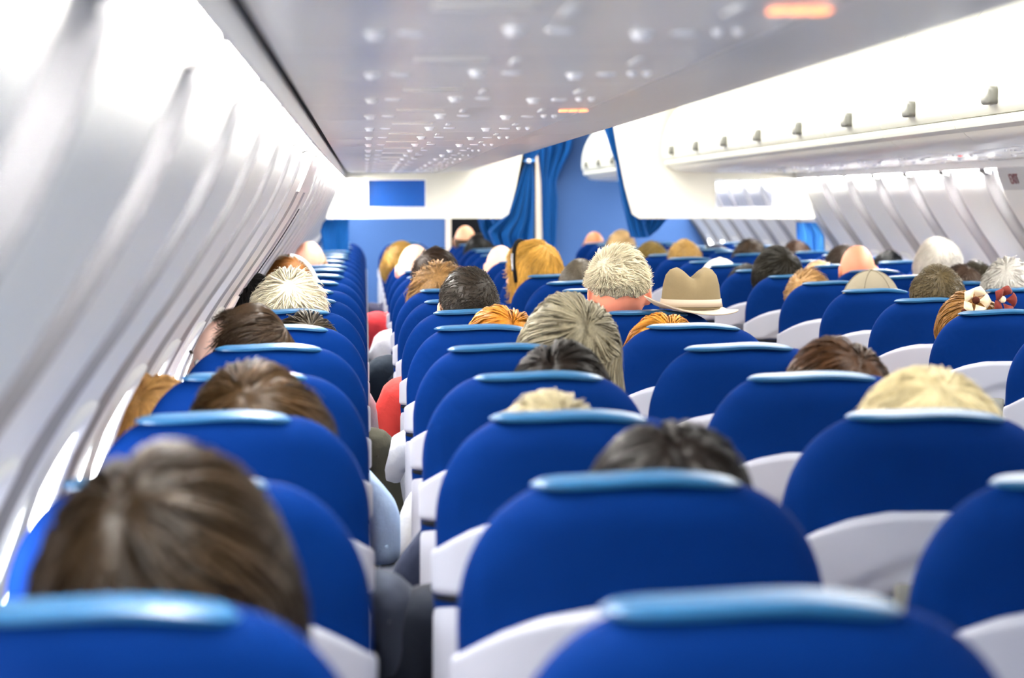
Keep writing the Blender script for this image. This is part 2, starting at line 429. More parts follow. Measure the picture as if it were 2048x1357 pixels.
# ---------------------------------------------------------------- partitions, bulkheads, curtains
YP = 14.06
def partition(name, label, side):
    """cream class divider hung under the bins: outline in (u from aisle, z), hole for its clear window"""
    out = [(1.40, -.33), (1.27, -.24), (1.20, 0), (1.12, .3), (.98, 1.0), (.88, 1.6), (.8, 2.3), (2.4, 2.3), (4.45, 2.2), (4.62, .55), (4.78, .25), (4.90, -.02), (5.0, -.30), (4.98, -.335)]
    hole = [(2.96, -.10), (2.96, .465), (4.14, .465), (4.14, -.10)]
    sx = lambda u: AISLE + side * u * H
    import bmesh
    bm = bmesh.new()
    vo = [bm.verts.new((sx(u), YP, EYE + z * H)) for u, z in out]; vh = [bm.verts.new((sx(u), YP, EYE + z * H)) for u, z in hole]
    es = [bm.edges.new((vo[i], vo[(i + 1) % len(vo)])) for i in range(len(vo))] + [bm.edges.new((vh[i], vh[(i + 1) % 4])) for i in range(4)]
    bmesh.ops.triangle_fill(bm, use_beauty=True, use_dissolve=False, edges=es)
    bad = [f for f in bm.faces if hole_in(f.calc_center_median(), sx, hole)]
    bmesh.ops.delete(bm, geom=bad, context='FACES_ONLY')
    r = bmesh.ops.extrude_face_region(bm, geom=list(bm.faces))
    bmesh.ops.translate(bm, vec=(0, .035, 0), verts=[v for v in r['geom'] if isinstance(v, bmesh.types.BMVert)])
    bmesh.ops.recalc_face_normals(bm, faces=bm.faces)
    me = bpy.data.meshes.new('panel'); bm.to_mesh(me); bm.free(); me.materials.append(M['partition'])
    t = thing(name, label, 'partition', (0, 0, 0))
    obj('panel', me, t)
    x0, x1 = sorted((sx(2.96), sx(4.14)))
    MB().box(((x0 + x1) / 2, YP + .018, EYE + .1825 * H), (x1 - x0 - .002, .004, .565 * H - .002)).build('pane', M['bluepane'] if side < 0 else M['clear'], t, False)
    fr = MB()
    for (cx, cz, dx, dz) in (((x0 + x1) / 2, -.10 * H, x1 - x0 + .012, .006), ((x0 + x1) / 2, .465 * H, x1 - x0 + .012, .006), (x0, .1825 * H, .006, .565 * H), (x1, .1825 * H, .006, .565 * H)):
        fr.box((cx, YP + .016, EYE + cz), (dx, .046, dz))
    fr.build('window_frame', M['trim'], t, False)
    MB().box((sx(1.9), YP - .001, EYE - .21 * H), (.16, .003, .006)).build('label_strip', M['signplate'], t, False)
    return t
def hole_in(c, sx, hole):
    xs = sorted((sx(hole[0][0]), sx(hole[2][0]))); return xs[0] < c.x < xs[1] and EYE + hole[0][1] * H < c.z < EYE + hole[1][1] * H
partition('cabin_partition', 'cream hanging partition left of the aisle with a dark blue window', -1)
partition('cabin_partition', 'cream hanging partition right of the aisle with a pale window', 1)

YB = 19.8
def bulkhead(name, label, x0, x1):
    pts = [(x0, 0)]; zs = np.linspace(-4.83, 2.3, 20)
    L, R = [], []
    for z in zs:
        zz = z * H
        wl = wall_at(min(zz, .138))[0] if zz < .14 else -.12
        a, b = x0, x1
        if a is None: a = wl + .003
        if b is None: b = mx(1, wl + .003)
        L.append((a, EYE + zz)); R.append((b, EYE + zz))
    t = thing(name, label, 'bulkhead')
    MB().extrude(L + R[::-1], YB, YB + .05).build('panel', M['bulkhead'], t, False)
    return t
b1 = bulkhead('bulkhead', 'blue bulkhead wall far ahead of the left seats', None, 2.33 * H)
MB().box((2.33 * H + .02, YB + .02, 1.25), (.045, .08, 2.4), .008).build('edge_post', M['post'], b1)
b2 = bulkhead('bulkhead', 'blue bulkhead wall far ahead of the right seats', 5.08 * H, None)
MB().box((5.08 * H - .02, YB + .02, 1.05), (.05, .08, 2.0), .012).build('edge_post', M['post'], b2)

def curtain(name, label, y, rows, folds, amp, m, seed, parent=None):
    """hanging cloth: rows of (z, x left, x right) from the top down, folded into the depth"""
    r = np.array(rows, float); zs = np.linspace(0, 1, 60); tt = np.linspace(0, 1, len(r))
    Z, A, B = (np.interp(zs, tt, r[:, k]) for k in range(3))
    for _ in range(2):
        for q in (Z, A, B): q[1:-1] = (q[:-2] + 2 * q[1:-1] + q[2:]) / 4
    n = 90; u = np.linspace(0, 1, n); ph = seed * 1.7
    w = (B - A)[:, None]
    fold = np.sin(u[None] * folds * 2 * PI + ph + .8 * np.sin(zs[:, None] * 3 + u[None] * 2)) + .4 * np.sin(u[None] * folds * 4.6 * PI + ph * 2 + zs[:, None] * 2)
    d = amp * fold * np.clip(w / .25, .35, 1.2)
    X = A[:, None] + u[None] * w + .25 * amp * np.cos(u[None] * folds * 2 * PI + ph) * np.minimum(1, w / .2)
    Zg = np.repeat(Z[:, None], n, 1)
    if r.shape[1] > 3: Zg = Zg + np.interp(zs, tt, r[:, 3])[:, None] * u[None]
    F_ = np.stack([X, y + d, Zg], -1); Bk = F_ + np.array([0, .006, 0])
    mb = MB(); mb.grid(F_); mb.grid(Bk, flip=True)
    return tag(obj(name, mb.mesh(name, m), parent), label, 'curtain')
def hz(px, py, y):                             # measured on the plane of the partition: image units to metres
    return ((px - 730) * y / 4589, EYE + (405 - py) * y / 4589)
def rows_at(y, L):
    out = []
    for py, a, b, *e in L:
        z = hz(0, py, y)[1]; out.append((z, hz(a, py, y)[0], hz(b, py, y)[0]) + tuple(-q * y / 4589 for q in e))
    return out
t = thing('curtain_rail', 'rail across the aisle carrying the tied-back curtains', 'curtain rail')
MB().tube([(AISLE - .30, 14.2, EYE + .52), (AISLE + .30, 14.2, EYE + .52)], .012).build('rail', M['metal'], t)
for q in (-.29, .29): MB().box((AISLE + q, 14.14, EYE + .52), (.03, .14, .03), .005).build('bracket', M['metal'], t)
cl = curtain('curtain', 'blue tied-back curtain on the left edge of the aisle', 14.2, rows_at(14.2, [(236, 1040, 1092, 0), (302, 1045, 1082, 0), (322, 1052, 1066, 0), (345, 1044, 1068, 0), (390, 1030, 1069, 0), (430, 1012, 1069, 8), (462, 972, 1068, 20), (490, 985, 1066, 12)]), 4, .022, M['curtain'], 1)
MB().tube([(hz(1059 + 9 * math.cos(a), 322, 14.2)[0], 14.2 + .035 * math.sin(a), hz(0, 322, 14.2)[1]) for a in np.linspace(0, 2 * PI, 25)], .008, 8).build('tie_band', M['curtain_light'], cl)
MB().ball((hz(1058, 323, 14.15)[0], 14.155, hz(0, 322, 14.15)[1]), .014).build('tie_button', M['chrome'], cl)
sw = rows_at(14.22, [(438, 957, 1030, 0), (448, 960, 1040, 4), (462, 964, 1046, 10), (478, 972, 1052, 14), (490, 992, 1062, 6)])
curtain('curtain', 'blue curtain swag gathered under the left partition beside the aisle', 14.26, sw, 3.3, .02, M['curtain'], 2)
curtain('curtain', 'dark blue curtain hanging straight beside the far right bulkhead', 19.68, rows_at(19.68, [(262, 1068, 1150, 0), (300, 1072, 1142, 0), (340, 1078, 1120, 0), (365, 1081, 1110, 0), (400, 1082, 1114, 0), (450, 1083, 1112, 0), (512, 1086, 1110, 0)]), 4.2, .03, M['curtain'], 3)
t = thing('curtain_rail', 'short rail on the far right bulkhead carrying the straight curtain', 'curtain rail')
MB().tube([(1.42, 19.68, EYE + .613), (1.84, 19.68, EYE + .613)], .014).build('rail', M['metal'], t)
MB().box((1.66, 19.74, EYE + .613), (.03, .14, .03), .005).build('bracket', M['metal'], t)
cr = curtain('curtain', 'blue curtain draped down the right edge of the aisle', 14.2, rows_at(14.2, [(236, 1200, 1246, 0), (262, 1209, 1241, 0), (300, 1221, 1246, 0), (326, 1231, 1251, 0), (360, 1236, 1262, 0), (400, 1243, 1274, 0), (440, 1252, 1289, 0), (476, 1260, 1298, 0)]), 3.2, .02, M['curtain'], 4)
curtain('curtain', 'blue curtain tail tucked under the right partition', 14.24, rows_at(14.24, [(436, 1276, 1338, 0), (446, 1278, 1328, 0), (458, 1280, 1318, 0), (468, 1284, 1306, 0), (476, 1286, 1296, 0)]), 4.5, .016, M['curtain'], 5)
curtain('curtain', 'short blue curtain panel at the left sidewall under the partition', 14.12, rows_at(14.12, [(436, 655, 698, 0), (446, 646, 697, 0), (462, 641, 697, 0), (485, 645, 697, 0), (520, 650, 697, 0)]), 1.4, .012, M['curtain'], 6)
curtain('curtain', 'bright blue folded curtain panel at the right sidewall under the partition', 14.12, rows_at(14.12, [(445, 1590, 1632, 0), (455, 1591, 1640, 0), (472, 1592, 1650, 0), (495, 1595, 1650, 0), (525, 1598, 1648, 0)]), 2.3, .028, M['curtain_light'], 7)

# ---------------------------------------------------------------- seats
HT = .72                                       # height of the backrest over its base (base at .43 m)
LEAN = .19
def hw(z):
    q = np.clip((z - (HT - .15)) / .15, 0, 1); return .082 + .118 * np.sqrt(np.maximum(1 - q * q, 0)) - .012 * smoothstep(.30, 0, z)
def th(z):                                     # half thickness
    q = np.clip((z - (HT - .05)) / .05, 0, 1); return (.062 - .018 * smoothstep(.2, HT, z)) * (np.sqrt(np.maximum(1 - q * q, 0)) * .8 + .2)
def sup(a, e): return np.sign(a) * np.abs(a) ** (2 / e)
def back_point(z, t, off=0):
    """point of the backrest skin at height z and angle t (-pi/2 is the back)"""
    x = (hw(z) + off) * sup(np.cos(t), 2.6); y = (th(z) + off) * sup(np.sin(t), 2.05)
    return np.stack([x, y - LEAN * z, z + 0 * x], -1)
def make_seat():
    t = thing('airline_seat', 'seat', 'seat')
    zs = np.r_[np.linspace(0, HT - .15, 16), HT - .15 + .15 * np.sin(np.linspace(.1, PI / 2, 16))]
    T = np.linspace(0, 2 * PI, 64, endpoint=False)
    P = back_point(zs[:, None], T[None])
    # puckers where the cover is pulled in over the shell
    zt = HT - .135
    w = np.exp(-((P[..., 2] - zt + .01) / .05) ** 2)
    P[..., 1] += .0022 * w * np.sin(P[..., 0] * 190 + 9 * P[..., 2]) * (np.abs(P[..., 0]) < .19)
    P[..., 0] += .003 * np.sin(P[..., 2] * 60 + P[..., 1] * 40) * smoothstep(.12, .19, np.abs(P[..., 0])) * smoothstep(HT - .12, HT - .3, P[..., 2])
    mb = MB().grid(P, cv=True, capu=True, flip=False)
    obj('backrest', fix_normals(mb.mesh('backrest', M['blue'])), t)
    # grey shell wrapped over the back half, its top edge an arch; below a dark joint the lower shell
    def shell(z0f, z1f, nv=18, nu=48, crease=False, lip=.006):
        tt = np.linspace(-PI - .02, .02, nu); P = []
        for s in np.linspace(0, 1, nv):
            row = []
            for a in tt:
                xx = .2 * sup(np.array(math.cos(a)), 2.6)
                z = z0f(xx) + (z1f(xx) - z0f(xx)) * s
                e = min(1, min(s, 1 - s) * (z1f(xx) - z0f(xx)) / .010, (min(a + PI + .02, .02 - a)) / .10)
                o = -.002 + (lip * (.30 + .70 * abs(math.sin(a)) ** .7) + .002) * math.sqrt(max(0, 1 - (1 - max(0, e)) ** 2))
                if crease:                      # a shallow arched step pressed into the shell
                    dz = (z1f(xx) - z) - .052 - .35 * abs(xx); o -= .010 * float(smoothstep(0, .022, dz)) * float(smoothstep(.185, .15, abs(xx)))
                row.append(back_point(np.array(z), np.array(a), o))
            P.append(row)
        return MB().grid(np.array(P))
    top = lambda x: HT - .130 - .040 * (abs(x) / .17) ** 2.6
    zj = HT - .262
    obj('back_shell', fix_normals(shell(lambda x: zj + .004, top, crease=True, lip=.015).mesh('back_shell', M['shell'])), t)
    obj('lower_shell', fix_normals(shell(lambda x: .03, lambda x: zj - .004, lip=.008).mesh('lower_shell', M['shell'])), t)
    obj('joint_seal', fix_normals(shell(lambda x: zj - .008, lambda x: zj + .008, 4, 48, lip=.006).mesh('joint_seal', M['dark'])), t)
    # folded tray table with its latch
    def backface(x, z, o): return (x, -(th(np.array(z)) + .008 + o) - LEAN * z, z)
    P = []
    for k, (g_, o) in enumerate(((.006, -.004), (0, .004), (.0, .012), (.008, .016))):
        P.append([backface(a, zj - .125 + b, o) for a, b in rr(.165 - g_, .112 - g_, .02)])
    tr = obj('tray_table', autosmooth(fix_normals(MB().grid(P, cv=True, capu=True).mesh('tray_table', M['tray'])), 50), t)
    P = []
    for g_, o in ((.0, .002), (0, .016), (.004, .020)):
        P.append([backface(a - .03, zj + .003 + b, o) for a, b in rr(.020 - g_, .026 - g_, .006)])
    obj('latch', autosmooth(fix_normals(MB().grid(P, cv=True, capu=True).mesh('latch', M['latch'])), 50), tr)
    # vinyl strip over the headrest: rises forward and overhangs at the back
    pr = spline([(-.014, .000), (-.010, .003), (.004, .0045), (.02, .0055), (.036, .0058)], 9)
    P = []
    for u in np.linspace(-1, 1, 25):
        s = (1 - abs(u) ** 7) ** .6 if abs(u) < 1 else .06
        s = max(s, .08); x = .113 * u; zz = -.005 * u ** 4 + .0016 * math.sin(u * 4 + .6)
        up = [(x, -.0 + (p[0] - .02) * s + .02 - LEAN * HT - .022, HT + .001 + p[1] * s + zz) for p in pr]
        lo = [(a, b + .002, c_ - .0055 * max(s, .3)) for a, b, c_ in up[::-1]]
        P.append(up + lo)
    obj('headrest_strip', autosmooth(MB().grid(P, cv=True, capu=True).mesh('headrest_strip', M['strip']), 50), t)
    cz = MB()
    P = []
    for z, g_ in ((-.02, .02), (-.005, 0), (.05, 0), (.075, .012), (.085, .04)):
        P.append([(a, .245 + b, z + .02 * (b > 0) * 0) for a, b in rr(.215 - g_, .235 - g_, .06)])
    obj('seat_cushion', autosmooth(fix_normals(cz.grid(P, cv=True, capu=True).mesh('seat_cushion', M['blue'])), 50), t)
    f = MB()
    for s in (-.16, .16):
        f.tube([(s, .05, -.03), (s, .03, -.425)], .016); f.tube([(s, .40, -.03), (s, .44, -.425)], .016)
        f.box((s, .24, -.42), (.04, .50, .02), .004)
    f.box((0, .23, -.035), (.42, .40, .03), .008)
    obj('base_frame', f.mesh('base_frame', M['metal']), t)
    arm(t, -.244)
    return t
def arm(t, x, me=[None, None]):
    if me[0] is None:
        P = []
        for y in np.r_[-.03, -.025, np.linspace(0, .34, 8), .37, .385]:
            s = .55 if y in (-.03, .385) else 1
            P.append([(a * s, y, .215 + b * s) for a, b in rr(.025, .018, .010)])
        me[0] = fix_normals(MB().grid(P, cv=True, capu=True).mesh('armrest', M['armrest']))
        P = [[(a, y, z) for a, y in ((-.014, .0), (.014, .0), (.014, .30), (-.014, .30))] for z in (-.03, .20)]
        me[1] = autosmooth(fix_normals(MB().grid(P, cv=True, capu=True).mesh('arm_panel', M['dark'])), 30)
    a = obj('armrest', me[0], t, (x, 0, 0)); obj('arm_panel', me[1], a)
    return a
PITCHY, YB0 = .76, 1.659
CX = dict(A=-.192, B=.300, C=.789, D=1.746, E=2.235, F=2.724)
COLS = dict(A=('in the left window column', 0), B=('in the left middle column', 0), C=('in the column left of the aisle', 1),
            D=('in the column right of the aisle', 4), E=('in the right middle column', 6), F=('in the right window column', 8))
def row_y(k): return YB0 + PITCHY * k
proto = make_seat()
first = True
SEATS = {}
for cl_, (desc, r0) in COLS.items():
    for k in range(r0, 21):
        s = proto if first else copy_tree(proto)
        first = False
        tag(s, 'blue and grey seat, %s from the camera %s' % (ORD[k - r0], desc), 'seat', 'airline seats')
        s.location = (CX[cl_], row_y(k) + LEAN * HT + .046, .43)
        SEATS[cl_, k] = s
        for ch in s.children:
            if ch.name.startswith('headrest_strip'):
                a = random.uniform(-1, 1) * .014
                ch.rotation_euler = (0, a, random.uniform(-.02, .02)); ch.location = (random.uniform(-.012, .008) - .008 - a * HT, 0, random.uniform(-.002, .003))
        if cl_ in 'CF': arm(s, .244)

# ---------------------------------------------------------------- people: one seated body, grown together by remeshing, then posed per person
HC = np.array([0, .02, .765])                  # head centre over the hip point
def skull(d, e=(.076, .098, .115)):
    return 1 / np.sqrt((d[..., 0] / e[0]) ** 2 + (d[..., 1] / e[1]) ** 2 + (d[..., 2] / e[2]) ** 2)
def capsule(mb, pts, rad, flat=1.0, n=14, axis=None):
    """tapered limb with round ends through the joints"""
    pts = np.asarray(pts, float); Pn = []; d0 = pts[0] - pts[1]; d0 /= np.linalg.norm(d0); d1 = pts[-1] - pts[-2]; d1 /= np.linalg.norm(d1)
    C, R = [], []
    for a in (85, 60, 30): C.append(pts[0] + d0 * rad[0] * math.sin(math.radians(a))); R.append(rad[0] * math.cos(math.radians(a)))
    for i in range(len(pts) - 1):
        for s in np.linspace(0, 1, 6)[:-1]: C.append(pts[i] * (1 - s) + pts[i + 1] * s); R.append(rad[i] * (1 - s) + rad[i + 1] * s)
    C.append(pts[-1]); R.append(rad[-1])
    for a in (30, 60, 85): C.append(pts[-1] + d1 * rad[-1] * math.sin(math.radians(a))); R.append(rad[-1] * math.cos(math.radians(a)))
    C = np.array(C); T = np.gradient(C, axis=0); T /= np.linalg.norm(T, axis=1)[:, None]
    up = np.array(axis if axis is not None else ([0, 0, 1.] if abs(T[len(T) // 2, 2]) < .8 else [0, 1., 0]))
    for c_, t, r in zip(C, T, R):
        u = np.cross(up, t); u /= np.linalg.norm(u); v = np.cross(t, u)
        Pn.append([c_ + r * (math.cos(a) * u + flat * math.sin(a) * v) for a in np.linspace(0, 2 * PI, n, endpoint=False)])
    mb.grid(Pn, cv=True, capu=True)
BONES = {}
def rest_body(lap):
    mb = MB()
    # torso as stacked ellipses
    ring = [(-.085, .02, .05, .05), (-.06, .04, .13, .09), (0, .03, .172, .125), (.08, .01, .170, .122), (.18, .0, .152, .110), (.28, -.005, .150, .105), (.38, -.01, .168, .112), (.46, -.012, .178, .106),
            (.515, -.012, .165, .085), (.55, -.008, .115, .066), (.58, -.002, .066, .058), (.62, .004, .055, .055), (.68, .012, .054, .056), (.72, .015, .03, .03)]
    mb.grid([[(rx * math.cos(a), cy + ry * math.sin(a), z) for a in np.linspace(0, 2 * PI, 28, endpoint=False)] for z, cy, rx, ry in ring], cv=True, capu=True)
    b = {}
    for s in (-1, 1):
        sh = (s * .165, -.01, .495)
        if lap: el, wr, hd = (s * .225, .04, .225), (s * .13, .25, .15), (s * .085, .33, .145)
        else: el, wr, hd = (s * .238, .02, .285), (s * .232, .265, .262), (s * .228, .345, .255)
        capsule(mb, [sh, ((sh[0] + el[0]) / 2 + s * .012, (sh[1] + el[1]) / 2, (sh[2] + el[2]) / 2), el], [.060, .050, .041])
        f1 = tuple(np.array(el) * .65 + np.array(wr) * .35)
        capsule(mb, [el, f1, wr], [.042, .043, .027])
        d = np.array(hd) - np.array(wr); d /= np.linalg.norm(d); side = np.cross(d, [0, 0, 1]); side /= np.linalg.norm(side)
        capsule(mb, [np.array(wr), np.array(wr) + d * .04, np.array(wr) + d * .085], [.027, .038, .040], .42, axis=(0, 0, 1))
        base = np.array(wr) + d * .085
        for q, ln in ((-1.5, .062), (-.5, .078), (.5, .084), (1.5, .074)):
            p0 = base + side * q * .0205 - d * .01; p1 = p0 + d * ln * .5 + side * q * .002 + np.array([0, 0, .004]); p2 = p1 + d * ln * .32 + np.array([0, 0, -.012]); p3 = p2 + d * ln * .22 + np.array([0, 0, -.018])
            capsule(mb, [p0, p1, p2, p3], [.0092, .0085, .0078, .0068], n=10)
        ins = side * (1 if np.dot(side, (-s, 0, 0)) > 0 else -1)
        p0 = np.array(wr) + d * .03 + ins * .025; p1 = p0 + d * .035 + ins * .022; p2 = p1 + d * .032 + ins * .006 + np.array([0, 0, -.008])
        capsule(mb, [p0, p1, p2], [.013, .011, .008], n=10)
        hp, kn, an = (s * .09, .03, .01), (s * .125, .46, .035), (s * .125, .49, -.36)
        capsule(mb, [hp, ((hp[0] + kn[0]) / 2, .25, .03), kn], [.088, .078, .058]); capsule(mb, [kn, (kn[0], .475, -.12), an], [.057, .054, .038])
        capsule(mb, [(an[0], .46, -.395), (an[0], .56, -.405), (an[0] + s * .01, .66, -.415)], [.036, .042, .028], .75)
        b['arm%d' % s] = (sh, el); b['fore%d' % s] = (el, wr); b['hand%d' % s] = (wr, tuple(base + d * .08)); b['thigh%d' % s] = (hp, kn); b['shin%d' % s] = (kn, an)
    b['torso'] = ((0, 0, .05), (0, 0, .54)); b['neck'] = ((0, .01, .64), (0, .02, .86))
    # head with brow, sockets, nose, lips, chin and ears
    nu, nv = 72, 96; P = np.zeros((nu + 1, nv, 3))
    a = (.02 + (PI - .04) * np.arange(nu + 1) / nu)[:, None]; ph = (2 * PI * np.arange(nv) / nv)[None]
    d = np.stack([np.sin(a) * np.cos(ph), np.sin(a) * np.sin(ph), np.cos(a) + 0 * ph], -1)
    P = d * skull(d)[..., None]; x, y, z = P[..., 0].copy(), P[..., 1].copy(), P[..., 2].copy()
    lowf = np.clip((-.015 - z) / .10, 0, 1)
    P[..., 0] *= 1 - .22 * lowf ** 1.5
    P[..., 1] += np.where(y < 0, .035 * lowf ** 1.2, .012 * lowf)
    fr = y > 0
    G = lambda v, m_, s_: np.exp(-((v - m_) / s_) ** 2)
    P[..., 1] += fr * (.030 * G(x, 0, .011) * np.where(z > -.036, np.clip((.012 - z) / .048, 0, 1), G(z, -.036, .008)) - .013 * (G(x, .031, .015) + G(x, -.031, .015)) * G(z, .006, .013)
                       + .005 * (G(x, .031, .02) + G(x, -.031, .02)) * G(z, .030, .010) + .007 * G(x, 0, .022) * (G(z, -.062, .006) + G(z, -.075, .007)) + .010 * G(x, 0, .022) * G(z, -.104, .014) + .005 * (G(x, .03, .008) + G(x, -.03, .008)) * G(z, .006, .008))
    mb.grid(P + HC, cv=True, capu=True, flip=True)
    for s in (-1, 1):
        E_ = []
        for i in range(9):
            aa = .06 + (PI - .12) * i / 8
            row = []
            for q in np.linspace(0, 2 * PI, 18, endpoint=False):
                v, w_ = .021 * math.sin(aa) * math.cos(q), .034 * math.sin(aa) * math.sin(q); o = .010 * math.cos(aa) + (.010 * ((v / .021) ** 2 + (w_ / .034) ** 2) - .006 if aa < PI / 2 else 0)
                row.append((HC[0] + s * (.079 + o + .012 * (-v / .021) * .6), HC[1] - .008 + v - .004, HC[2] - .008 + w_ * (1 if w_ > 0 else .85)))
            E_.append(row)
        mb.grid(E_, cv=True, capu=True)
    me = fix_normals(mb.mesh('body', []))
    o = bpy.data.objects.new('tmp', me); COL.objects.link(o)
    m = o.modifiers.new('r', 'REMESH'); m.mode = 'VOXEL'; m.voxel_size = .0052; m.adaptivity = 0
    m = o.modifiers.new('s', 'SMOOTH'); m.factor = .5; m.iterations = 3
    m = o.modifiers.new('d', 'DECIMATE'); m.ratio = .16
    dg = bpy.context.evaluated_depsgraph_get(); ev = o.evaluated_get(dg); em = ev.to_mesh()
    V = np.zeros(len(em.vertices) * 3); em.vertices.foreach_get('co', V); V = V.reshape(-1, 3)
    N = np.zeros(len(em.vertices) * 3); em.vertices.foreach_get('normal', N); N = N.reshape(-1, 3)
    em.calc_loop_triangles(); F = np.zeros(len(em.loop_triangles) * 3, dtype=np.int32); em.loop_triangles.foreach_get('vertices', F); F = F.reshape(-1, 3)
    ev.to_mesh_clear(); bpy.data.objects.remove(o); bpy.data.meshes.remove(me)
    keys = list(b); D = []
    for k_ in keys:
        p, q = np.array(b[k_][0]), np.array(b[k_][1]); t = np.clip(((V - p) @ (q - p)) / ((q - p) @ (q - p)), 0, 1)
        r = dict(arm=.055, fore=.042, hand=.03, thigh=.08, shin=.055, torso=.14, neck=.06)[k_.rstrip('-1')]
        D.append(np.linalg.norm(V - (p + t[:, None] * (q - p)), axis=1) / r)
    reg = np.array(keys)[np.argmin(D, 0)]
    return V, N, F, np.array([k_.rstrip('-1') for k_ in reg])
BODY = {False: rest_body(False), True: rest_body(True)}

def rotm(yaw, pitch, roll): return np.array(Matrix.Rotation(yaw, 3, 'Z') @ Matrix.Rotation(pitch, 3, 'X') @ Matrix.Rotation(roll, 3, 'Y'))
SKIN = {}
def skin_mat(c):
    if c not in SKIN: SKIN[c] = mat('skin', srgb(*c), .5, .35, sss=.15, var=(30, .06, 2))
    return SKIN[c]
CLOTH = {}
def cloth_mat(c):
    if c not in CLOTH: CLOTH[c] = mat('cloth', srgb(*c), .85, .15, sheen=.15, bump=(60, .4, .006))
    return CLOTH[c]
HAIR = {}
def hair_mat(c, spread=.45, rough=.42):
    k = (c, spread)
    if k in HAIR: return HAIR[k]
    out = []
    for lock in (False, True):
        m = bpy.data.materials.new('hair'); m.use_nodes = True; nt = m.node_tree; b = nt.nodes['Principled BSDF']
        base = np.array(srgb(*c)[:3]); b.inputs['Roughness'].default_value = rough; b.inputs['Specular IOR Level'].default_value = .18
        b.inputs['Anisotropic'].default_value = .4
        if lock:
            ge = nt.nodes.new('ShaderNodeNewGeometry'); cr = nt.nodes.new('ShaderNodeValToRGB'); e = cr.color_ramp.elements
            e[0].position = 0; e[0].color = (*(base * (1 - spread)), 1); e[1].position = 1; e[1].color = (*np.minimum(base * (1 + 1.3 * spread) + .01 * spread, .95), 1)
            e2 = cr.color_ramp.elements.new(.55); e2.color = (*base, 1)
            tc = nt.nodes.new('ShaderNodeTexCoord'); n = nt.nodes.new('ShaderNodeTexNoise'); n.inputs['Scale'].default_value = 16; n.inputs['Detail'].default_value = 2
            mr = nt.nodes.new('ShaderNodeMapRange'); mr.inputs['From Min'].default_value = .3; mr.inputs['From Max'].default_value = .7
            mi_ = nt.nodes.new('ShaderNodeMix'); mi_.inputs[0].default_value = .5
            nt.links.new(tc.outputs['Object'], n.inputs['Vector']); nt.links.new(n.outputs['Fac'], mr.inputs['Value'])
            nt.links.new(ge.outputs['Random Per Island'], mi_.inputs[2]); nt.links.new(mr.outputs['Result'], mi_.inputs[3]); nt.links.new(mi_.outputs[0], cr.inputs[0]); nt.links.new(cr.outputs[0], b.inputs['Base Color'])
        else:
            tc = nt.nodes.new('ShaderNodeTexCoord'); n = nt.nodes.new('ShaderNodeTexNoise'); n.inputs['Scale'].default_value = 170; n.inputs['Detail'].default_value = 3
            cr = nt.nodes.new('ShaderNodeValToRGB'); e = cr.color_ramp.elements
            e[0].position = .3; e[0].color = (*(base * (1 - .8 * spread)), 1); e[1].position = .7; e[1].color = (*(base * 1.1), 1)
            bp = nt.nodes.new('ShaderNodeBump'); bp.inputs['Strength'].default_value = .4; bp.inputs['Distance'].default_value = .002
            nt.links.new(tc.outputs['Object'], n.inputs['Vector']); nt.links.new(n.outputs['Fac'], cr.inputs[0]); nt.links.new(cr.outputs[0], b.inputs['Base Color'])
            nt.links.new(n.outputs['Fac'], bp.inputs['Height']); nt.links.new(bp.outputs['Normal'], b.inputs['Normal'])
        out.append(m)
    HAIR[k] = out
    return out

def style(kind):
    """hair styles: T thickness, z where the hair ends at front, side and back, locks, their length, width, lift and manner"""
    d = dict(T=.016, front=.062, side=-.005, back=-.070, n=700, L=.075, w=.0032, lift=.006, spike=0, curl=0, bald=None, flare=0, part=0)
    d.update({
        'buzz': dict(T=.007, L=.012, n=2600, w=.0010, lift=.003, spike=.3, side=.0),
        'short': dict(T=.014, n=800, L=.05, w=.0026, lift=.006, spike=.12),
        'flat': dict(T=.018, n=1100, L=.034, w=.0022, lift=.006, spike=.45, side=.005, back=-.06),
        'full': dict(T=.024, n=800, L=.085, w=.0040, lift=.008, side=-.045, back=-.085),
        'bob': dict(T=.026, n=900, L=.13, w=.0048, lift=.008, side=-.105, back=-.120, flare=.012, part=1),
        'long': dict(T=.024, n=900, L=.17, w=.0050, lift=.008, side=-.16, back=-.19, flare=.006, part=1),
        'spiky': dict(T=.020, n=1500, L=.045, w=.0026, lift=.012, spike=.26, back=-.07),
        'curly': dict(T=.030, n=900, L=.06, w=.0042, lift=.012, curl=.010, side=-.04, back=-.08),
        'fringe': dict(T=.008, n=500, L=.03, w=.002, lift=.003, bald=.035),
        'updo': dict(T=.016, n=800, L=.10, w=.0040, lift=.004, side=-.03, back=-.09),
        'none': dict(n=0)}[kind])
    return d
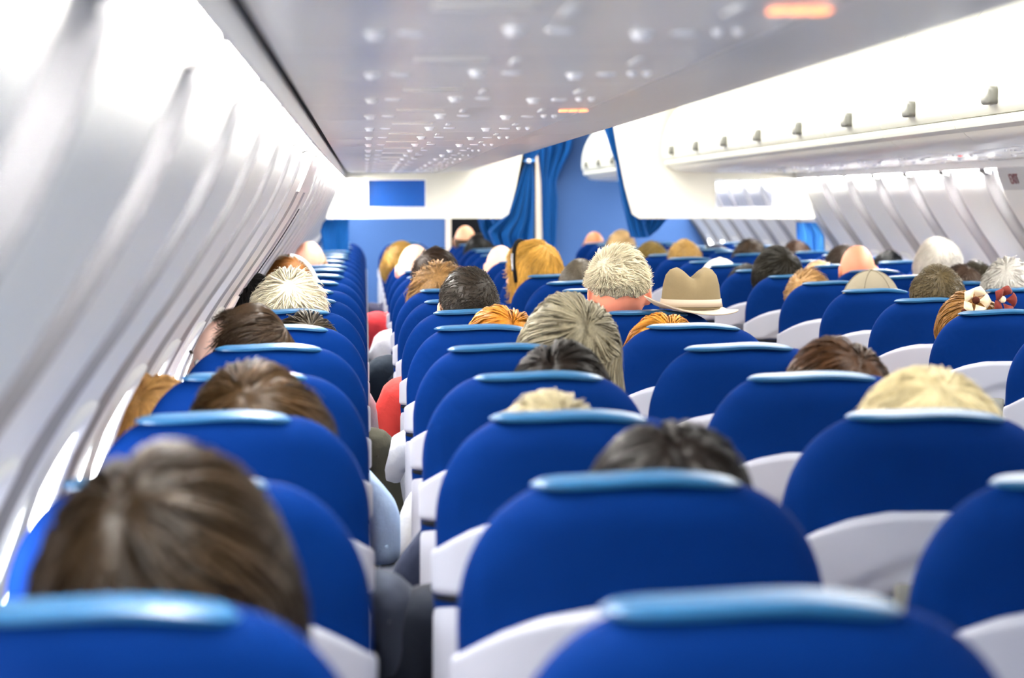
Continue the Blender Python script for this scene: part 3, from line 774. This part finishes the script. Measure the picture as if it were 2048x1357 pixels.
def make_hair(kind, seed, dens=1.0, over={}):
    """hair as one mesh in head space (centre of the head at the origin, face towards +y): a close cap and the locks lying over it"""
    st = style(kind); st.update(over); r = np.random.default_rng(seed)
    T = st['T']; a, b, c_ = .076 + T, .098 + T, .115 + T
    def zend(ph):                               # ph: 0 = right (+x), pi/2 = face
        f = np.sin(ph); s = np.where(f > 0, st['side'] + (st['front'] - st['side']) * smoothstep(.15, .75, f), st['side'] + (st['back'] - st['side']) * smoothstep(.0, .7, -f))
        return s + .004 * np.sin(ph * 9 + seed)
    def surf(z, ph, off=0):
        """point at height z around the head, off outside the cap"""
        q = np.where(z > 0, np.sqrt(np.maximum(1 - (z / c_) ** 2, 0)), 0)
        if kind in ('bob', 'long'): low = 1 + st['flare'] / .08 * np.clip(-z / .10, 0, 1) - .25 * np.clip((-z - .07) / .10, 0, 1)
        else: low = np.sqrt(np.maximum(1 - (np.minimum(z, 0) / .135) ** 2, .05)) - .10 * np.clip(-z / .08, 0, 1)
        q = np.where(z > 0, q, low)
        x = (a * q + off * np.minimum(q * 2, 1)) * np.cos(ph); y = (b * q + off * np.minimum(q * 2, 1)) * np.sin(ph) - .006 * np.clip(z / c_, -1, 1) - .0
        zz = z + off * np.clip(z / c_, 0, 1)
        if st['part']: zz = zz - .010 * np.exp(-(x / .010) ** 2) * (z > .05)
        return np.stack([x, y, zz + 0 * x], -1)
    al, be = math.radians(st.get('whorl', 32) + r.normal(0, 6)), math.radians(r.normal(0, 14))
    Rw = rotm(0, al, be); lum = [(r.normal(0, 3.2, 3), r.uniform(0, 6)) for _ in range(5)]
    def ell(d): return 1 / np.sqrt((d[..., 0] / a) ** 2 + (d[..., 1] / b) ** 2 + (d[..., 2] / c_) ** 2)
    def warp(Q):
        """move the crown whorl back and to a side without changing the outline, then add soft lumps"""
        n_ = np.linalg.norm(Q, axis=-1, keepdims=True) + 1e-9; d = Q / n_; w = smoothstep(-.01, c_ * .95, Q[..., 2])[..., None]
        d2 = d * (1 - w) + (d @ Rw.T) * w; d2 /= np.linalg.norm(d2, axis=-1, keepdims=True)
        rho = n_[..., 0] / ell(d) * ell(d2)
        rho = rho * (1 + sum(.008 * np.sin(d2 @ f + p_) for f, p_ in lum))
        return d2 * rho[..., None]
    nph, nz_ = 72, 26
    ph = np.linspace(0, 2 * PI, nph, endpoint=False)[None]; s = np.linspace(0, 1, nz_)[:, None]
    ze = zend(ph); z = c_ * .9995 - (c_ * .9995 - ze) * (1 - np.cos(s * PI / 2)) ** (1.0)
    off = .0035 * np.sin(ph * 23 + 3 * np.sin(z * 40)) * smoothstep(0, .3, s) + .002 * np.sin(ph * 41 + z * 30)
    tap = 0 if kind in ('bob', 'long', 'full', 'curly') else T * .75
    P = surf(z, ph, off * (T / .02) - tap * smoothstep(.62, 1, s))
    inner = surf(ze, ph, -T - .014); inner[..., 2] += .006
    P = np.concatenate([P, inner], 0)
    P[:-1] = warp(P[:-1])
    mb = MB()
    if st['bald'] is not None:                  # open crown: drop the cap above a height
        zb = st['bald'] + .02 * np.sin(ph)
        z = zb - (zb - ze) * s; P = surf(z, ph, -.002 + .003 * np.sin(s * PI))
        P = np.concatenate([surf(zb - .01, ph, -T - .012), P, inner], 0)
        mb.grid(P, cv=True, flip=True)
    else: mb.grid(P, cv=True, capu=True, flip=True)
    V0 = np.concatenate(mb.V); F0 = mb.F; V, nF = [V0], len(F0)
    n = int(st['n'] * dens * (1.0 if st['spike'] else 2.0)); st['w'] *= 1.0 if st['spike'] else .62; quads = None
    if n:
        K = 6; p0 = r.uniform(0, 2 * PI, n); zE = zend(p0)
        cap_top = c_ * .995 if st['bald'] is None else st['bald']
        u = r.random(n) ** .8
        L = st['L'] * r.uniform(.7, 1.25, n)
        z0 = cap_top - (cap_top - zE) * u * .92
        drift = r.normal(0, .25, n); lay = r.uniform(-.002, st['lift'], n); tipl = r.uniform(0, 1, n) * st['lift']
        ks = np.linspace(0, 1, K)[None]
        # travel down the cap: near the crown the height changes slowly, so step along the arc
        th0 = np.arccos(np.clip(z0 / c_, -1, 1)); arc = .11
        zz = np.where((th0[:, None] + ks * L[:, None] / arc) < PI / 2, c_ * np.cos(np.minimum(th0[:, None] + ks * L[:, None] / arc, PI / 2)), 0)
        past = th0[:, None] + ks * L[:, None] / arc - PI / 2
        zz = np.where(past > 0, -past * arc, zz)
        zz = np.where(z0[:, None] < 0, z0[:, None] - ks * L[:, None], zz)
        zz = np.maximum(zz, zE[:, None] - r.uniform(-.004, .016, n)[:, None])
        pp = p0[:, None] + drift[:, None] * ks * .6
        offs = lay[:, None] + tipl[:, None] * ks ** 1.5
        A = surf(zz, pp, offs - tap * smoothstep(.05, .0, zz - zE[:, None]))
        if st['curl']:
            A += st['curl'] * np.stack([np.sin(ks * 9 + p0[:, None] * 7), np.cos(ks * 8 + p0[:, None] * 5), np.sin(ks * 7 + p0[:, None] * 3)], -1) * ks[..., None]
        if st['spike']:
            base = surf(z0, p0, 0); nr = base / np.array([a * a, b * b, c_ * c_]); nr /= np.linalg.norm(nr, axis=1)[:, None]
            dirn = nr + r.normal(0, .22, (n, 3)) + np.array([0, .1, .25]); dirn /= np.linalg.norm(dirn, axis=1)[:, None]
            up = smoothstep(-.02, .06, z0)[:, None]
            B = (base - nr * .004)[:, None] + dirn[:, None] * (L[:, None] * ks)[..., None] * (.10 + .90 * up)[:, None]
            A = A * (1 - st['spike']) + B * st['spike']
        if st['bald'] is None: A = warp(A)
        Tn = np.gradient(A, axis=1); Tn /= np.linalg.norm(Tn, axis=2)[..., None] + 1e-9
        Nn = A / (np.linalg.norm(A, axis=2)[..., None] + 1e-9); Sd = np.cross(Tn, Nn); Sd /= np.linalg.norm(Sd, axis=2)[..., None] + 1e-9; Nn = np.cross(Sd, Tn)
        wd = st['w'] * r.uniform(.6, 1.3, n)[:, None] * (1 - .85 * ks ** 2) * np.minimum(1, .5 + ks * 3)
        ring = np.stack([A + Sd * wd[..., None], A + Nn * wd[..., None] * .6, A - Sd * wd[..., None]], 2)     # n,K,3,3
        V.append(ring.reshape(-1, 3))
        bi = len(V0) + np.arange(n)[:, None, None] * K * 3 + np.arange(K - 1)[None, :, None] * 3
        j = np.arange(3)[None, None]; j2 = (j + 1) % 3
        quads = np.stack([bi + j, bi + j2, bi + 3 + j2, bi + 3 + j], -1).reshape(-1, 4)
    Vt = np.concatenate(V)
    return Vt, F0, quads
def mixed_mesh(name, V, F0, quads, mats):
    me = bpy.data.meshes.new(name)
    q = [] if quads is None else quads
    nl0 = sum(len(f) for f in F0)
    li = np.concatenate([np.concatenate([np.asarray(f, dtype=np.int32) for f in F0])] + ([quads.ravel().astype(np.int32)] if quads is not None else []))
    st = np.r_[0, np.cumsum([len(f) for f in F0])][:-1]
    if quads is not None: st = np.r_[st, nl0 + 4 * np.arange(len(quads))]
    me.vertices.add(len(V)); me.vertices.foreach_set('co', np.asarray(V, float).ravel())
    me.loops.add(len(li)); me.loops.foreach_set('vertex_index', li)
    me.polygons.add(len(st)); me.polygons.foreach_set('loop_start', st.astype(np.int32))
    me.update(calc_edges=True)
    for m in mats: me.materials.append(m)
    mi = np.zeros(len(st), dtype=np.int32); mi[len(F0):] = 1
    me.polygons.foreach_set('material_index', mi); me.polygons.foreach_set('use_smooth', np.ones(len(st), dtype=bool)); me.update()
    return me

PEOPLE = []
def person(label, x, y, top, hair, hc, skin=(222, 168, 138), cloth=(70, 74, 84), pants=(40, 44, 60), yaw=0, pitch=0, roll=0, sleeve='short', lap=False, dens=1.0, spread=.45, over={}, wide=1.0, body_dx=0.0, group='passengers'):
    """x, y: centre of the head; top: height of the top of the hair"""
    st = style(hair); st.update(over); T = st['T'] if hair not in ('none', 'fringe') else .002
    zc = top - T - .115 - (.012 if hair in ('spiky', 'flat') else .003)
    hip = np.array([x - body_dx * 0, y - .02, .45])
    Rm = rotm(math.radians(yaw), math.radians(pitch), math.radians(roll)); pv = np.array([0, .012, .66])
    k = (zc - .45 - .10) / (.765 - .10)
    def deform(q):
        z = q[:, 2]; w = smoothstep(.60, .69, z)[:, None]
        out = q * 1.0
        rot = (q - pv) @ Rm.T + pv
        out = out * (1 - w) + rot * w
        zb = np.where(z > .10, .10 + (z - .10) * k, z); zh = (zc - .45) + out[:, 2] - .765
        wz = smoothstep(.56, .66, z); zz = zb * (1 - wz) + zh * wz
        out[:, 2] = zz
        out[:, 1] += LEAN * np.clip(.765 - np.maximum(z, .08), 0, 1) * (1 - smoothstep(.62, .765, z))
        out[:, 0] += body_dx * (1 - smoothstep(.35, .66, z))
        out[:, 0] = np.where(z < .62, out[:, 0] * wide + body_dx * (1 - wide) * 0, out[:, 0])
        return out
    V, N, F, reg = BODY[lap]
    t = thing('person', label, 'person', tuple(hip), group)
    Vd = deform(V)
    obj('body', mesh_np('body', Vd, F, skin_mat(skin)), t)
    def garment(name, mask, off, m):
        f = F[mask[F].all(1)]
        ids = np.unique(f); re = np.full(len(V), -1); re[ids] = np.arange(len(ids))
        Q = V[ids] + N[ids] * off + .0025 * np.sin(V[ids] * 55 + V[ids][:, [1, 2, 0]] * 40)
        outer = deform(Q); inner = deform(V[ids] - N[ids] * .004)
        ff = re[f]; e = np.sort(np.concatenate([ff[:, [0, 1]], ff[:, [1, 2]], ff[:, [2, 0]]]), 1)
        ed = np.concatenate([ff[:, [0, 1]], ff[:, [1, 2]], ff[:, [2, 0]]]); n_ = len(ids)
        key = e[:, 0].astype(np.int64) * n_ + e[:, 1]; u_, idx, cnt = np.unique(key, return_index=True, return_counts=True)
        bd = ed[idx[cnt == 1]]
        rim = np.concatenate([np.stack([bd[:, 0], bd[:, 1], bd[:, 1] + n_], 1)[:, ::-1], np.stack([bd[:, 0], bd[:, 1] + n_, bd[:, 0] + n_], 1)[:, ::-1]])
        return obj(name, mesh_np(name, np.concatenate([outer, inner]), np.ascontiguousarray(np.concatenate([ff, rim])), m), t)
    z = V[:, 2]
    leg = np.isin(reg, ('thigh', 'shin'))
    sm = ((reg == 'torso') | (reg == 'arm') | ((reg == 'neck') & (z < .585))) & (z > .03) & (z < .59 + .0 * z)
    if sleeve == 'long': sm |= reg == 'fore'
    garment('shirt', sm, .010, cloth_mat(cloth))
    garment('trousers', (leg | ((reg == 'torso') & (z < .07))) & (z > -.36), .008, cloth_mat(pants))
    Hd = lambda P: deform(np.asarray(P, float) + HC)
    if hair != 'none':
        hv, hf, hq = make_hair(hair, len(PEOPLE) * 13 + 5, dens, over)
        # hair below the chin must not twist with the neck: carry all of it rigidly with the head
        q = (hv + HC - pv) @ Rm.T + pv; q[:, 2] = (zc - .45) + q[:, 2] - .765
        obj('hair', mixed_mesh('hair', q, hf, hq, hair_mat(hc, spread)), t)
    def head_pt(P):
        q = (np.asarray(P, float) + HC - pv) @ Rm.T + pv; q[:, 2] = (zc - .45) + q[:, 2] - .765; return q
    for s_ in (-1, 1):
        eb = MB().ball((s_ * .031, .0765, .006), .0115, 8, 12); n0 = len(eb.F); eb.ball((s_ * .031, .0858, .006), (.0058, .0030, .0058), 6, 10)
        eo = mesh_np('eye', head_pt(np.concatenate(eb.V)), eb.F, [M['eye'], M['black']], True, [0] * n0 + [1] * (len(eb.F) - n0)); obj('eye', eo, t)
        br = MB().tube([(s_ * q, .098 - 6 * (q - .028) ** 2 - .20 * max(0, q - .03), .027 + .004 * math.sin((q - .014) * 90)) for q in np.linspace(.014, .046, 7)], [.002, .003, .0034, .0034, .003, .0024, .0015], 6)
        obj('eyebrow', mesh_np('eyebrow', head_pt(np.concatenate(br.V)), br.F, hair_mat(hc if hair != 'none' else (70, 50, 36), spread)[0]), t)
    mo = MB()
    for z_, r_ in ((-.0625, .0034), (-.0705, .0042)): mo.tube([(q, .104 - 14 * q * q - (.0 if z_ > -.065 else .0015), z_ + .8 * q * q * (-6 if z_ > -.065 else 6)) for q in np.linspace(-.022, .022, 9)], [.001, r_ * .7, r_, r_, r_ * .9, r_, r_, r_ * .7, .001], 8)
    obj('mouth', mesh_np('mouth', head_pt(np.concatenate(mo.V)), mo.F, skin_mat((max(0, skin[0] - 30), max(0, skin[1] - 62), max(0, skin[2] - 48)))), t)
    PEOPLE.append(t)
    t_head[t.name] = head_pt
    return t
t_head = {}
def head_mesh(t, name, mb, m):
    V = t_head[t.name](np.concatenate(mb.V)); return obj(name, fix_normals(mesh_np(name, V, mb.F, m)), t)

def seatx(c): return CX[c]
def P(label, colrow, x, top, hair, hc, **kw):
    c, r = colrow[0], int(colrow[1:])
    kw.setdefault('body_dx', (CX[c] - x) * .55)
    kw.setdefault('dens', 1.0 if r < 8 else .6)
    return person(label, x, row_y(r) + .2, top, hair, hc, **kw)
GREY, DKBR, BLK = (150, 144, 130), (44, 30, 18), (22, 19, 17)
# left block, window column
P('person with brown bobbed hair in the nearest left window seat, seen from behind', 'A0', -.166, 1.250, 'bob', (36, 24, 9), yaw=6, roll=3, cloth=(60, 60, 70), spread=.72,
  over=dict(side=-.075, back=-.11, T=.030, n=1200, w=.0055, flare=.004, L=.11), body_dx=-.01)
P('person with tousled brown hair and a thin spot on the crown, head turned slightly left', 'A2', -.151, 1.214, 'full', (56, 38, 16), yaw=22, roll=-3, cloth=(60, 66, 80), body_dx=-.010, spread=.6, over=dict(T=.030, n=1100, side=-.07))
P('person with straight light brown hair leaning against the left sidewall', 'A3', -.372, 1.140, 'long', (204, 154, 88), yaw=-12, roll=-6, cloth=(90, 84, 84), body_dx=.17, over=dict(T=.018), spread=.3)
p = P('person in profile facing the left sidewall, dark brown swept hair, pale face', 'A4', -.262, 1.246, 'short', (46, 32, 18), yaw=82, skin=(244, 204, 186), cloth=(176, 200, 232), body_dx=.06, over=dict(T=.026, n=1300, L=.050, lift=.005, spike=.0, front=.088, side=.012, back=-.075, whorl=40), spread=.5)
P('person with short dark brown hair just above the sixth headrest of the left window column', 'A5', -.146, 1.181, 'short', (46, 38, 26), cloth=(70, 70, 60), over=dict(T=.018))
P('person with spiky platinum blond hair in the left window column', 'A6', -.214, 1.268, 'spiky', (226, 216, 188), yaw=28, skin=(240, 200, 182), cloth=(190, 190, 200), spread=.18, over=dict(T=.022, w=.0026, L=.05, n=2200))
P('person with smooth black hair leaning to the left sidewall behind the platinum blond head', 'A7', -.358, 1.232, 'full', (20, 18, 17), yaw=10, cloth=(40, 40, 46), body_dx=.14, spread=.3)
p = P('person with brown hair wearing a grey over-head band, far along the left sidewall', 'A9', -.290, 1.246, 'full', (138, 88, 36), cloth=(90, 90, 100), body_dx=.10)
b = MB(); b.tube([(.112 * math.sin(a), -.01, .150 * math.cos(a) - .008) for a in np.linspace(-1.5, 1.5, 30)], .010, 8); head_mesh(p, 'headband', b, M['signplate'])
P('bald person with a thin rim of brown hair, farthest along the left sidewall', 'A12', -.266, 1.272, 'fringe', (110, 84, 44), skin=(212, 158, 134), cloth=(120, 120, 130), pitch=14)
# left block, middle column
P('person with very dark hair and a parting behind the second headrest of the middle column', 'B1', .342, 1.198, 'bob', (22, 15, 11), yaw=14, roll=4, cloth=(40, 50, 66), over=dict(T=.020, side=-.09), spread=.5)
P('person with short ash blond hair, crown only, behind the third headrest of the middle column', 'B2', .269, 1.174, 'short', (168, 156, 122), cloth=(30, 34, 44), spread=.4, over=dict(T=.018, L=.07))
P('person with dark brown hair low behind the fourth headrest of the left middle column', 'B3', .354, 1.199, 'bob', (22, 15, 10), cloth=(44, 50, 70), over=dict(T=.018, side=-.08), spread=.4)
P('person with straight grey chin-length hair and white shirt, leaning towards the aisle column', 'B4', .424, 1.256, 'bob', (128, 120, 98), yaw=-10, roll=5, cloth=(236, 236, 238), body_dx=-.07, spread=.5, over=dict(T=.030, side=-.085, back=-.10, n=1300, w=.0036))
P('person with copper red hair half hidden behind the grey haired head', 'B5', .339, 1.197, 'bob', (178, 112, 30), cloth=(196, 200, 210), spread=.4, body_dx=-.07, wide=1.05)
P('person with cropped dark hair, a swirl at the crown and a coral red sleeve', 'B6', .290, 1.276, 'buzz', (40, 33, 26), skin=(226, 166, 132), cloth=(222, 74, 70), wide=1.06, spread=.35, over=dict(T=.010, L=.018, n=2200, w=.0016))
P('person with loose light brown curls between two cropped dark heads', 'B8', .262, 1.236, 'curly', (134, 100, 58), cloth=(36, 44, 54), spread=.6, body_dx=-.02, wide=1.05)
P('person with short dark brown hair turned slightly to the right, bare left ear', 'B9', .269, 1.286, 'short', (42, 29, 20), yaw=-24, skin=(240, 190, 168), cloth=(206, 206, 212), wide=1.06, over=dict(T=.014, side=.004))
P('bald person directly beyond the short dark brown head in the middle column', 'B11', .222, 1.268, 'none', BLK, skin=(236, 184, 162), cloth=(214, 62, 66), wide=1.1)
P('person with sandy blond hair at the far end of the middle column', 'B13', .186, 1.250, 'full', (160, 124, 60), cloth=(60, 60, 80))
# left block, aisle column
P('person with thick platinum blond hair in the aisle column, nearest of that column', 'C2', .832, 1.206, 'full', (222, 206, 160), cloth=(60, 70, 90), spread=.25, over=dict(T=.030, n=1600, w=.0026, L=.10), yaw=10)
p = P('person with reddish brown hair and a small bun on the right side', 'C3', .852, 1.203, 'bob', (62, 36, 14), cloth=(90, 60, 50), spread=.5, over=dict(T=.024, side=-.08))
b = MB(); b.ball((.105, -.055, .045), (.022, .022, .026), 10, 14)
for q in range(4): b.tube([(.105 + .022 * math.cos(a + q), -.055 + .022 * math.sin(a + q) * math.cos(q), .045 + .026 * math.sin(a) * math.sin(q + .5)) for a in np.linspace(0, 2 * PI, 18)], .005, 6)
head_mesh(p, 'hair_bun', b, hair_mat((110, 74, 40))[0])
P('person with bright ginger hair leaning in the aisle column', 'C5', .725, 1.178, 'bob', (200, 134, 36), roll=6, cloth=(60, 60, 70), spread=.45, over=dict(T=.024, side=-.08, n=1200, w=.0034))
P('tall person with grey-blond flat-top hair, red ears and bare neck', 'C6', .709, 1.338, 'flat', (206, 196, 168), skin=(238, 152, 122), cloth=(190, 200, 214), spread=.4, over=dict(T=.014, n=2600, w=.0018, L=.04, back=-.008, side=.028), body_dx=.03)
P('person with cropped dark grey hair half hidden by the flat-top head', 'C9', .815, 1.242, 'buzz', (74, 66, 54), skin=(190, 150, 124), cloth=(60, 60, 66))
p = P('person with long golden blond hair and a dark hair band, face turned left', 'C10', .700, 1.298, 'long', (186, 140, 60), yaw=62, skin=(232, 176, 150), cloth=(216, 200, 196), spread=.5, over=dict(T=.026, n=1100, w=.0034), dens=1.0)
b = MB(); b.tube([(.110 * math.sin(a), .030 + .03 * math.cos(a), .150 * math.cos(a) - .012) for a in np.linspace(-1.7, 1.7, 30)], .0085, 8); head_mesh(p, 'hair_band', b, M['black'])
b = MB(); b.tube([(.118 * math.sin(a), .034 + .03 * math.cos(a), .156 * math.cos(a) - .012) for a in np.linspace(-1.4, -.9, 8)], .006, 8); head_mesh(p, 'band_clasp', b, M['steel'])
P('bald person left of the golden blond head, aisle column', 'C13', .695, 1.234, 'none', BLK, skin=(242, 190, 160), cloth=(70, 70, 80))
P('dark haired person under the left curtain swag', 'C17', .745, 1.248, 'full', (24, 22, 22), cloth=(20, 20, 24), dens=.4)
P('person with a tanned bald head in the dark doorway beyond the left partition', 'C19', .712, 1.290, 'fringe', (70, 48, 28), skin=(206, 150, 116), cloth=(30, 30, 36), dens=.4)
# right block, aisle column
p = P('person with brown hair pinned up under a flower clip, leaning into the aisle', 'D6', 1.690, 1.206, 'updo', (128, 88, 40), cloth=(110, 80, 70), spread=.5, body_dx=.05, over=dict(T=.018))
def flower(cx, cy, cz, r, n, tilt):
    m = MB()
    for k in range(n):
        a = 2 * PI * k / n; g_ = []
        for i in range(6):
            row = []
            for j in range(7):
                u, v = i / 5, j / 6 * 2 - 1; rad_ = r * (.25 + .75 * u); w_ = .86 * math.sqrt(u) * math.sqrt(max(0, 1 - u ** 5)) * v
                row.append((rad_ * math.cos(a + w_), -.012 - .016 * math.sin(u * 2.6) + .007 * v * v + .004 * (k % 2), rad_ * math.sin(a + w_)))
            g_.append(row)
        m.grid(g_)
    V = np.concatenate(m.V) @ np.array(Matrix.Rotation(tilt, 3, 'Z')).T + (cx, cy, cz); m.V = [V]; return m
ivory = mat('petal_ivory', srgb(238, 214, 176), .7, .2); maroon = mat('petal_maroon', srgb(112, 44, 36), .7, .2); core = mat('flower_core', srgb(70, 34, 22), .8, .1)
m = flower(-.008, -.080, .108, .043, 5, .2)
for q in ((.04, -.12, .10), (-.02, -.115, .09)): pass
fcl = head_mesh(p, 'flower_clip', m, ivory); fcl['label'] = 'ivory flower with a brown centre'
b = MB().ball((-.008, -.103, .110), (.011, .009, .011), 8, 12); b.ball((-.040, -.100, .082), (.008, .006, .006), 6, 10); o = head_mesh(p, 'flower_core', b, core); o.parent = fcl
fm = head_mesh(p, 'flower_clip', flower(.070, -.068, .110, .042, 5, .5), maroon); fm['label'] = 'maroon flower beside the ivory one'
b = MB().ball((.068, -.092, .112), (.010, .008, .010), 8, 12); o = head_mesh(p, 'flower_core', b, ivory); o.parent = fm
P('person with cropped olive grey hair behind the flower clip', 'D7', 1.790, 1.260, 'buzz', (78, 66, 42), skin=(196, 156, 120), cloth=(60, 60, 70), spread=.6, over=dict(T=.010, L=.022, n=2600, w=.0015, spike=.2))
def cap(p, m, brim=True):
    c_ = MB(); R = []
    for i in range(14):
        a = .03 + 1.62 * i / 13
        R.append([(.103 * math.sin(a) * math.cos(b_), .124 * math.sin(a) * math.sin(b_), .012 + .128 * math.cos(a)) for b_ in np.linspace(0, 2 * PI, 48, endpoint=False)])
    R.append([(q[0] * .96, q[1] * .96, q[2]) for q in R[-1]])
    c_.grid(R, cv=True, capu=False, flip=True); c_.F.append(list(range(48)))
    ho = head_mesh(p, 'cap', c_, m)
    b = MB().ball((0, 0, .141), (.010, .010, .006), 6, 10); x_ = head_mesh(p, 'button', b, m); x_.parent = ho
    b = MB()
    for k in range(6): b.tube([(.1045 * math.sin(a) * math.cos(k * PI / 3), .1255 * math.sin(a) * math.sin(k * PI / 3), .012 + .1295 * math.cos(a)) for a in np.linspace(.05, 1.6, 14)], .0018, 5)
    x_ = head_mesh(p, 'seam', b, m); x_.parent = ho
    if brim:
        G_ = [[(.085 * v * (1 - .15 * u), .110 + .075 * u * math.sqrt(max(0, 1 - v * v * .9)) - .04 * v * v, .020 - .02 * u - .025 * v * v) for v in np.linspace(-1, 1, 15)] for u in np.linspace(0, 1, 7)]
        b = MB().grid(G_); b.grid(np.array(G_) + (0, 0, -.004), flip=True); x_ = head_mesh(p, 'visor', b, m); x_.parent = ho
cap_grey = mat('cap_grey_cotton', srgb(126, 118, 102), .9, .1, bump=(120, .2, .003)); cap_white = mat('cap_white_cotton', srgb(244, 240, 222), .9, .1)
p = P('person in a stone grey cap, aisle side of the right block', 'D8', 1.751, 1.200, 'short', (120, 108, 90), cloth=(60, 60, 64), over=dict(n=300, T=.008)); cap(p, cap_grey)
P('person with light brown thinning hair, shiny crown, right block', 'D9', 1.681, 1.201, 'short', (158, 120, 74), yaw=14, skin=(216, 176, 136), cloth=(70, 66, 64), spread=.5, over=dict(T=.012))
P('person with thick short black-brown hair, right of the white cap', 'D10', 1.701, 1.270, 'full', (28, 24, 16), skin=(236, 170, 140), cloth=(50, 50, 60), yaw=-8, over=dict(side=-.01, back=-.075))
P('dark haired person, crown only, in front of the white cap row of the right block', 'D11', 1.700, 1.178, 'short', (34, 32, 30), cloth=(40, 40, 44), dens=.4)
p = P('person in a plain white cap, aisle side of the right block', 'D12', 1.699, 1.166, 'short', (180, 170, 150), cloth=(90, 90, 96), dens=.3, over=dict(T=.008)); cap(p, cap_white)
P('person with sandy brown flat cropped hair near the right curtain tail', 'D14', 1.738, 1.261, 'flat', (152, 118, 62), skin=(226, 178, 146), cloth=(50, 56, 80), yaw=6, over=dict(T=.018, L=.02))
P('person with olive brown hair left of the sandy flat crop', 'D15', 1.656, 1.222, 'full', (104, 84, 36), cloth=(60, 60, 70), dens=.5)
P('person with blond hair under the right curtain, far down the cabin', 'D18', 1.735, 1.262, 'full', (184, 152, 104), cloth=(60, 60, 70), dens=.4, skin=(236, 196, 176))
P('person with a brown cropped head in front of the blue bulkhead', 'D20', 1.705, 1.238, 'fringe', (84, 50, 32), skin=(168, 104, 66), cloth=(30, 40, 70), dens=.5)
# right block, middle and window columns
P('person with white hair thinning to a pink crown, cut by the right picture edge', 'E8', 2.223, 1.262, 'short', (168, 164, 156), skin=(232, 186, 174), cloth=(90, 90, 100), spread=.2, over=dict(T=.012, n=1200))
P('person with dark brown hair behind the cropped olive grey head', 'E9', 2.262, 1.215, 'short', (58, 44, 34), cloth=(60, 56, 60), dens=.5)
P('bald person with a bright pinkish head in the right block', 'E11', 2.193, 1.264, 'none', BLK, skin=(222, 140, 108), cloth=(120, 150, 210))
P('fair blond person low behind the light brown thinning head', 'E12', 2.177, 1.176, 'short', (226, 192, 146), cloth=(80, 80, 90), spread=.2, dens=.5)
P('person with dark brown rounded hair in the middle column right of the aisle', 'E15', 2.225, 1.240, 'full', (48, 36, 24), cloth=(40, 40, 50), dens=.5)
P('person with blue-black hair low beside the sandy flat crop', 'E17', 2.262, 1.184, 'full', (22, 26, 52), cloth=(24, 28, 54), dens=.4)
P('dark olive haired person, crown only, by the right sidewall', 'F10', 2.515, 1.208, 'short', (64, 58, 44), cloth=(60, 60, 60), dens=.5, body_dx=.10)
P('person with snow white hair against the right sidewall', 'F11', 2.554, 1.296, 'full', (212, 206, 194), skin=(238, 200, 186), cloth=(200, 200, 206), spread=.12, dens=.9, body_dx=.08)
P('person in black hair and black collar right of the pink bald head', 'F13', 2.650, 1.208, 'short', (16, 16, 17), cloth=(16, 16, 18), dens=.5, roll=10)
P('dark haired person left of the pink bald head by the right sidewall', 'F14', 2.610, 1.220, 'full', (52, 42, 34), cloth=(50, 50, 54), dens=.5)
P('brown haired person beside the bright blue folded curtain', 'F16', 2.640, 1.215, 'full', (66, 46, 34), cloth=(60, 60, 66), dens=.4)

# hat resting on a headrest of the aisle column
HX, HY, HZ = .888, row_y(6) + .03, .43 + HT + .012
t = thing('hat', 'beige felt hat resting on a headrest right of the flat-top head', 'hat', (HX, HY, HZ))
R = []
for z, r_ in ((0, .088), (.004, .084), (.03, .081), (.06, .077), (.085, .070), (.100, .058), (.107, .040), (.098, .020), (.092, .004)):
    row = []
    for a in np.linspace(0, 2 * PI, 48, endpoint=False):
        x_, y_ = r_ * .98 * math.cos(a), r_ * 1.12 * math.sin(a)
        row.append((x_, y_, z - .020 * math.exp(-(x_ / .020) ** 2) * (z > .08) + .005 * (z > .05) * math.cos(2 * a)))
    R.append(row)
obj('crown', fix_normals(MB().grid(R, cv=True, capu=True, flip=True).mesh('crown', M['hat'])), t)
R = []
for r_, z in ((.082, .006), (.10, .000), (.118, -.001), (.128, .004), (.126, .000), (.10, -.005), (.082, .0)):
    R.append([(r_ * math.cos(a), r_ * 1.0 * math.sin(a), z + .012 * math.cos(2 * a) * (r_ - .08) / .05 - .02 * math.cos(a) * (r_ - .08) / .05) for a in np.linspace(0, 2 * PI, 56, endpoint=False)])
obj('brim', fix_normals(MB().grid(R, cv=True).mesh('brim', M['hatband'])), t)
R = [[(r_ * .98 * math.cos(a), r_ * 1.12 * math.sin(a), z) for a in np.linspace(0, 2 * PI, 48, endpoint=False)] for z, r_ in ((.006, .0865), (.026, .0835), (.026, .080), (.006, .083))]
obj('band', fix_normals(MB().grid(R, cu=True, cv=True).mesh('band', M['hatband'])), t)
